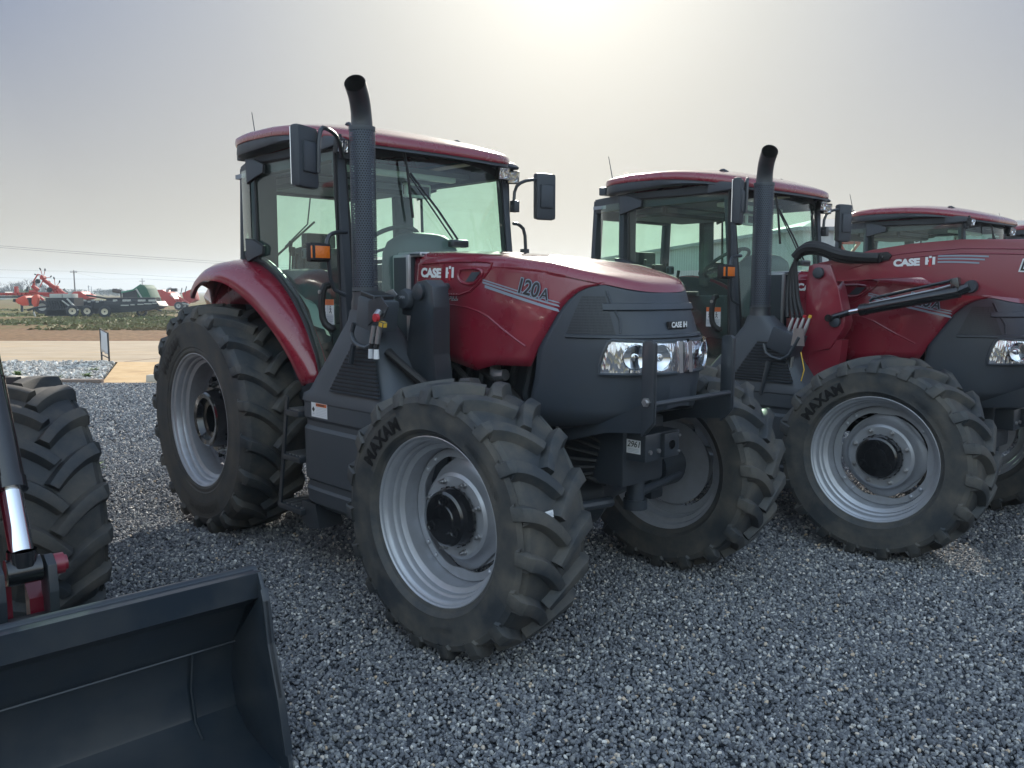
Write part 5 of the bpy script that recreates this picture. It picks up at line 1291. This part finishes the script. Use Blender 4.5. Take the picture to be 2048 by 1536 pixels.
# ================================================================ POLES + WIRES
def pole(px,pytop,d,label,arm=.0,armpy=None,ph=None,r=.14):
    zt_=zat(pytop,d); a=MB('wood_pole'); x=X(px,d); a.tube([(0,0,-.2),(0,0,zt_)],[r,r*.7],8)
    if arm: 
        za=zat(armpy,d); a.box((0,-.1,za),(arm,.12,.16)); 
        for s in(-1,-.5,.5,1): a.tube([(s*arm*.46,-.1,za+.05),(s*arm*.46,-.1,za+.35)],.05,6)
    o=a.build('utility_pole',None,None,loc=(x,d,0),smooth=30); tag(o,label,'utility pole','utility poles across the far field'); return x,d,zt_
p1=pole(155.5,541,200,'nearest utility pole with crossarm, above the red tedder',1.7,545,r=.20)
p2=pole(290,557,300,'utility pole with crossarm rising behind the green hopper',1.9,563,r=.2)
p3=pole(183,571,420,'small distant pole, left one of the pair left of the bushes',1.0,574,r=.28); p4=pole(188.5,573,430,'small distant pole, right one of the close pair',0,None,r=.26); p5=pole(4.5,549,190,'bare pole without crossarm among the bare trees at the left edge',0,None,r=.13)
def wire(name,A,B,sag,r,label):
    a=MB('far_dark'); A=Vector(A);B=Vector(B); a.tube([A.lerp(B,s)-Vector((0,0,sag*4*s*(1-s))) for s in np.linspace(0,1,15)],r,4,caps=False); o=a.build(name,None,None,smooth=0); tag(o,label,'cable'); return o
def pt(px,py,d): return (X(px,d),d,zat(py,d))
wire('power_line',pt(-300,468,120),pt(900,546,230),.8,.022,'upper of the two high power lines crossing the sky at the left')
wire('power_line',pt(-300,471,123),pt(900,551,233),.8,.022,'lower of the two high power lines crossing the sky at the left')
wire('power_line',pt(-200,529,150),pt(155,543,200),.3,.022,'distribution wire running left from the nearest utility pole')
wire('power_line',pt(155,543,200),pt(700,566,330),.5,.028,'upper wire running right from the nearest utility pole')
wire('power_line',pt(-100,551,250),pt(290,558,300),.5,.026,'thin wire running left from the pole behind the green hopper')
wire('power_line',pt(290,558,300),pt(700,571,420),.5,.035,'thin wire running right from the pole behind the green hopper')
wire('power_line',pt(160,546,200),pt(290,564,300),.6,.02,'slack wire linking the two crossarm poles')
wire('power_line',pt(-100,576,400),pt(420,580,430),.3,.035,'lowest distant wire just above the horizon')
# ================================================================ TREES
def bare_tree(x,y,h,seed,label,spread=.55,depth=6,leaf=None,name='bare_tree',grp=None):
    r=random.Random(seed); E_=empty(name,(x,y,0)); tag(E_,label,'tree',grp)
    tk=MB('bark'); cr=MB('twig')
    def br(p,d,l,rad,k):
        q=p+d*l; mid=p.lerp(q,.5)+Vector((r.uniform(-1,1),r.uniform(-1,1),0))*l*.06
        (tk if k<2 else cr).tube([p,mid,q],[rad,rad*.8,rad*.62],5 if k<2 else 3,caps=False)
        if k>=depth: return
        n=r.choice((2,3,3)) if k>0 else 5
        for i in range(n):
            an=r.uniform(0,2*pi); tilt=r.uniform(.25,spread+.3); u=d.cross(Vector((0,0,1))+Vector((.1,.2,0))).normalized(); v=d.cross(u)
            nd=(d*math.cos(tilt)+(u*math.cos(an)+v*math.sin(an))*math.sin(tilt)+Vector((0,0,.12))).normalized(); br(p.lerp(q,r.uniform(.55,1)),nd,l*r.uniform(.62,.84),rad*.58,k+1)
    br(Vector((0,0,-.1)),Vector((0,0,1)),h*.24,h*.040,0)
    tk.build('trunk',None,E_,smooth=40); cr.build('crown',None,E_,smooth=0)
    return E_
gt='bare trees on the far left horizon'
for i,(px,top,d_,lab) in enumerate(((68,541,190,'largest bare winter tree, behind the red tedder'),(30,551,200,'bare tree second from the left frame edge'),(2,553,185,'bare tree cut by the left frame edge'),(48,549,215,'bare tree between the two bigger left trees, a little behind'),(96,549,205,'bare tree just right of the largest one'),(118,560,210,'smaller bare tree at the right end of the left group'),(-30,549,195,'bare tree beyond the left frame edge'),(14,558,230,'low bare tree behind the pole at the left edge'))):
    bare_tree(X(px,d_),d_,(581.6-top)/1629*d_*1.0+1.9,40+i,lab,grp=gt,depth=6 if i<5 else 5)
def bush(px,top,d_,w,seed,label,m='dark_leaf',cat='bush'):
    r=random.Random(seed); h=zat(top,d_); E_=empty('bush',P(px,d_)); tag(E_,label,cat,'bushes along the horizon')
    a=MB('bark'); 
    for k in range(5): a.tube([(0,0,0),(r.uniform(-.3,.3)*w,r.uniform(-.3,.3)*w,h*.6)],[.08,.03],4)
    a.build('trunk',None,E_,smooth=0)
    a=MB(m); n=int(500)
    lob=[(r.uniform(-.5,.5)*w,r.uniform(-.3,.3)*w,h*r.uniform(.3,.7),r.uniform(.18,.34)) for _ in range(8)]
    for i in range(n):
        lx_,ly_,lz_,lr=r.choice(lob); u=Vector((r.gauss(0,1),r.gauss(0,1),r.gauss(0,.8))).normalized()*r.uniform(.5,1.05)
        c=Vector((lx_+u.x*lr*w,ly_+u.y*lr*w,max(.1,lz_+u.z*lr*h*1.1))); s=.05*w*r.uniform(.5,1)+.05
        q=[Vector((r.uniform(-1,1),r.uniform(-1,1),r.uniform(-1,1)))*s for _ in range(3)]
        a.face([a.bm.verts.new(c+v) for v in q],m)
    a.build('crown',None,E_,smooth=0)
bush(143,577,230,6,1,'dark green bushes right of the red tedder'); bush(155,578,225,5,2,'dark bush at the foot of the nearest pole')
bush(222,576,260,7,3,'greyish bush left of the green hopper'); bush(236,579,250,5,4,'lower bush touching the green hopper'); bush(51,571,120,3,5,'yellow green shrub in front of the bare trees','leaf_green'); bush(210,579,300,9,6,'low grey scrub right of the twin distant poles'); bush(250,580,300,9,7,'low scrub directly behind the green hopper'); bush(120,579,260,12,8,'low scrub under the raised tine arms'); bush(20,578,240,14,9,'low scrub under the left bare trees'); bush(80,578,250,14,10,'low scrub under the largest bare tree')
# low white shed and distant vehicle at the left
E_=empty('shed',P(9,160)); tag(E_,'tiny pale roofed shed under the bare trees at the left edge','shed'); a=MB('grey_box'); a.box((0,0,.55),(2.6,2,1.1)); a.build('wall',None,E_,smooth=0); a=MB('far_dark'); a.prism([(-1.6,1.1),(1.6,1.1),(1.4,1.5),(-1.4,1.5)],1,-1.2,1.2); a.build('roof',None,E_,smooth=0)
# ================================================================ GRASS
def grass():
    n=9000; a=rng; y=34+ (a.random(n)**1.3)*45; x=(a.random(n)*2-1)*(.70*y)-2
    x=np.where(a.random(n)<.8,-y*(.34+.32*a.random(n)),x)
    k=np.sin(x*.35+y*.2)+np.sin(y*.31-x*.23)+a.random(n)*2.2; keep=(k>.9)&(y>36); x=x[keep];y=y[keep];n=len(x)
    h=.02+.07*a.random(n); an=a.random(n)*pi; w_=.10+.14*a.random(n)
    v=np.zeros((n,3,3)); v[:,0]=np.stack([x-np.cos(an)*w_,y-np.sin(an)*w_,np.full(n,-.06)],1); v[:,1]=np.stack([x+np.cos(an)*w_,y+np.sin(an)*w_,np.full(n,-.06)],1); v[:,2]=np.stack([x+a.normal(0,.06,n),y+a.normal(0,.06,n),h],1)
    me=bpy.data.meshes.new('grass'); me.from_pydata(v.reshape(-1,3).tolist(),[],np.arange(3*n).reshape(-1,3).tolist()); me.materials.append(MT['grass_blade'])
    o=bpy.data.objects.new('grass',me); COL.objects.link(o); tag(o,'patchy green grass tufts on the bare field','grass',None,'stuff')
mat('grass_blade',(.13,.15,.045),.8,var=(.10,1,(.20,.15,.07)))
grass()
# ================================================================ HAZE
a=MB(); a.box((0,280,7.5),(1700,1120,18.5)); hzb=a.build('haze',None,None,smooth=0); tag(hzb,'thin dusty backlit air over the whole lot','haze',None,'stuff')
m=bpy.data.materials.new('haze'); m.use_nodes=True; t=m.node_tree; t.nodes.clear(); o_=t.nodes.new('ShaderNodeOutputMaterial'); v=t.nodes.new('ShaderNodeVolumePrincipled')
v.inputs['Color'].default_value=(.62,.78,.97,1); v.inputs['Density'].default_value=.0007; v.inputs['Anisotropy'].default_value=.42
t.links.new(v.outputs[0],o_.inputs['Volume']); hzb.data.materials.append(m)
for ob in list(COL.objects):
    if ob.name.startswith('ground') : pass
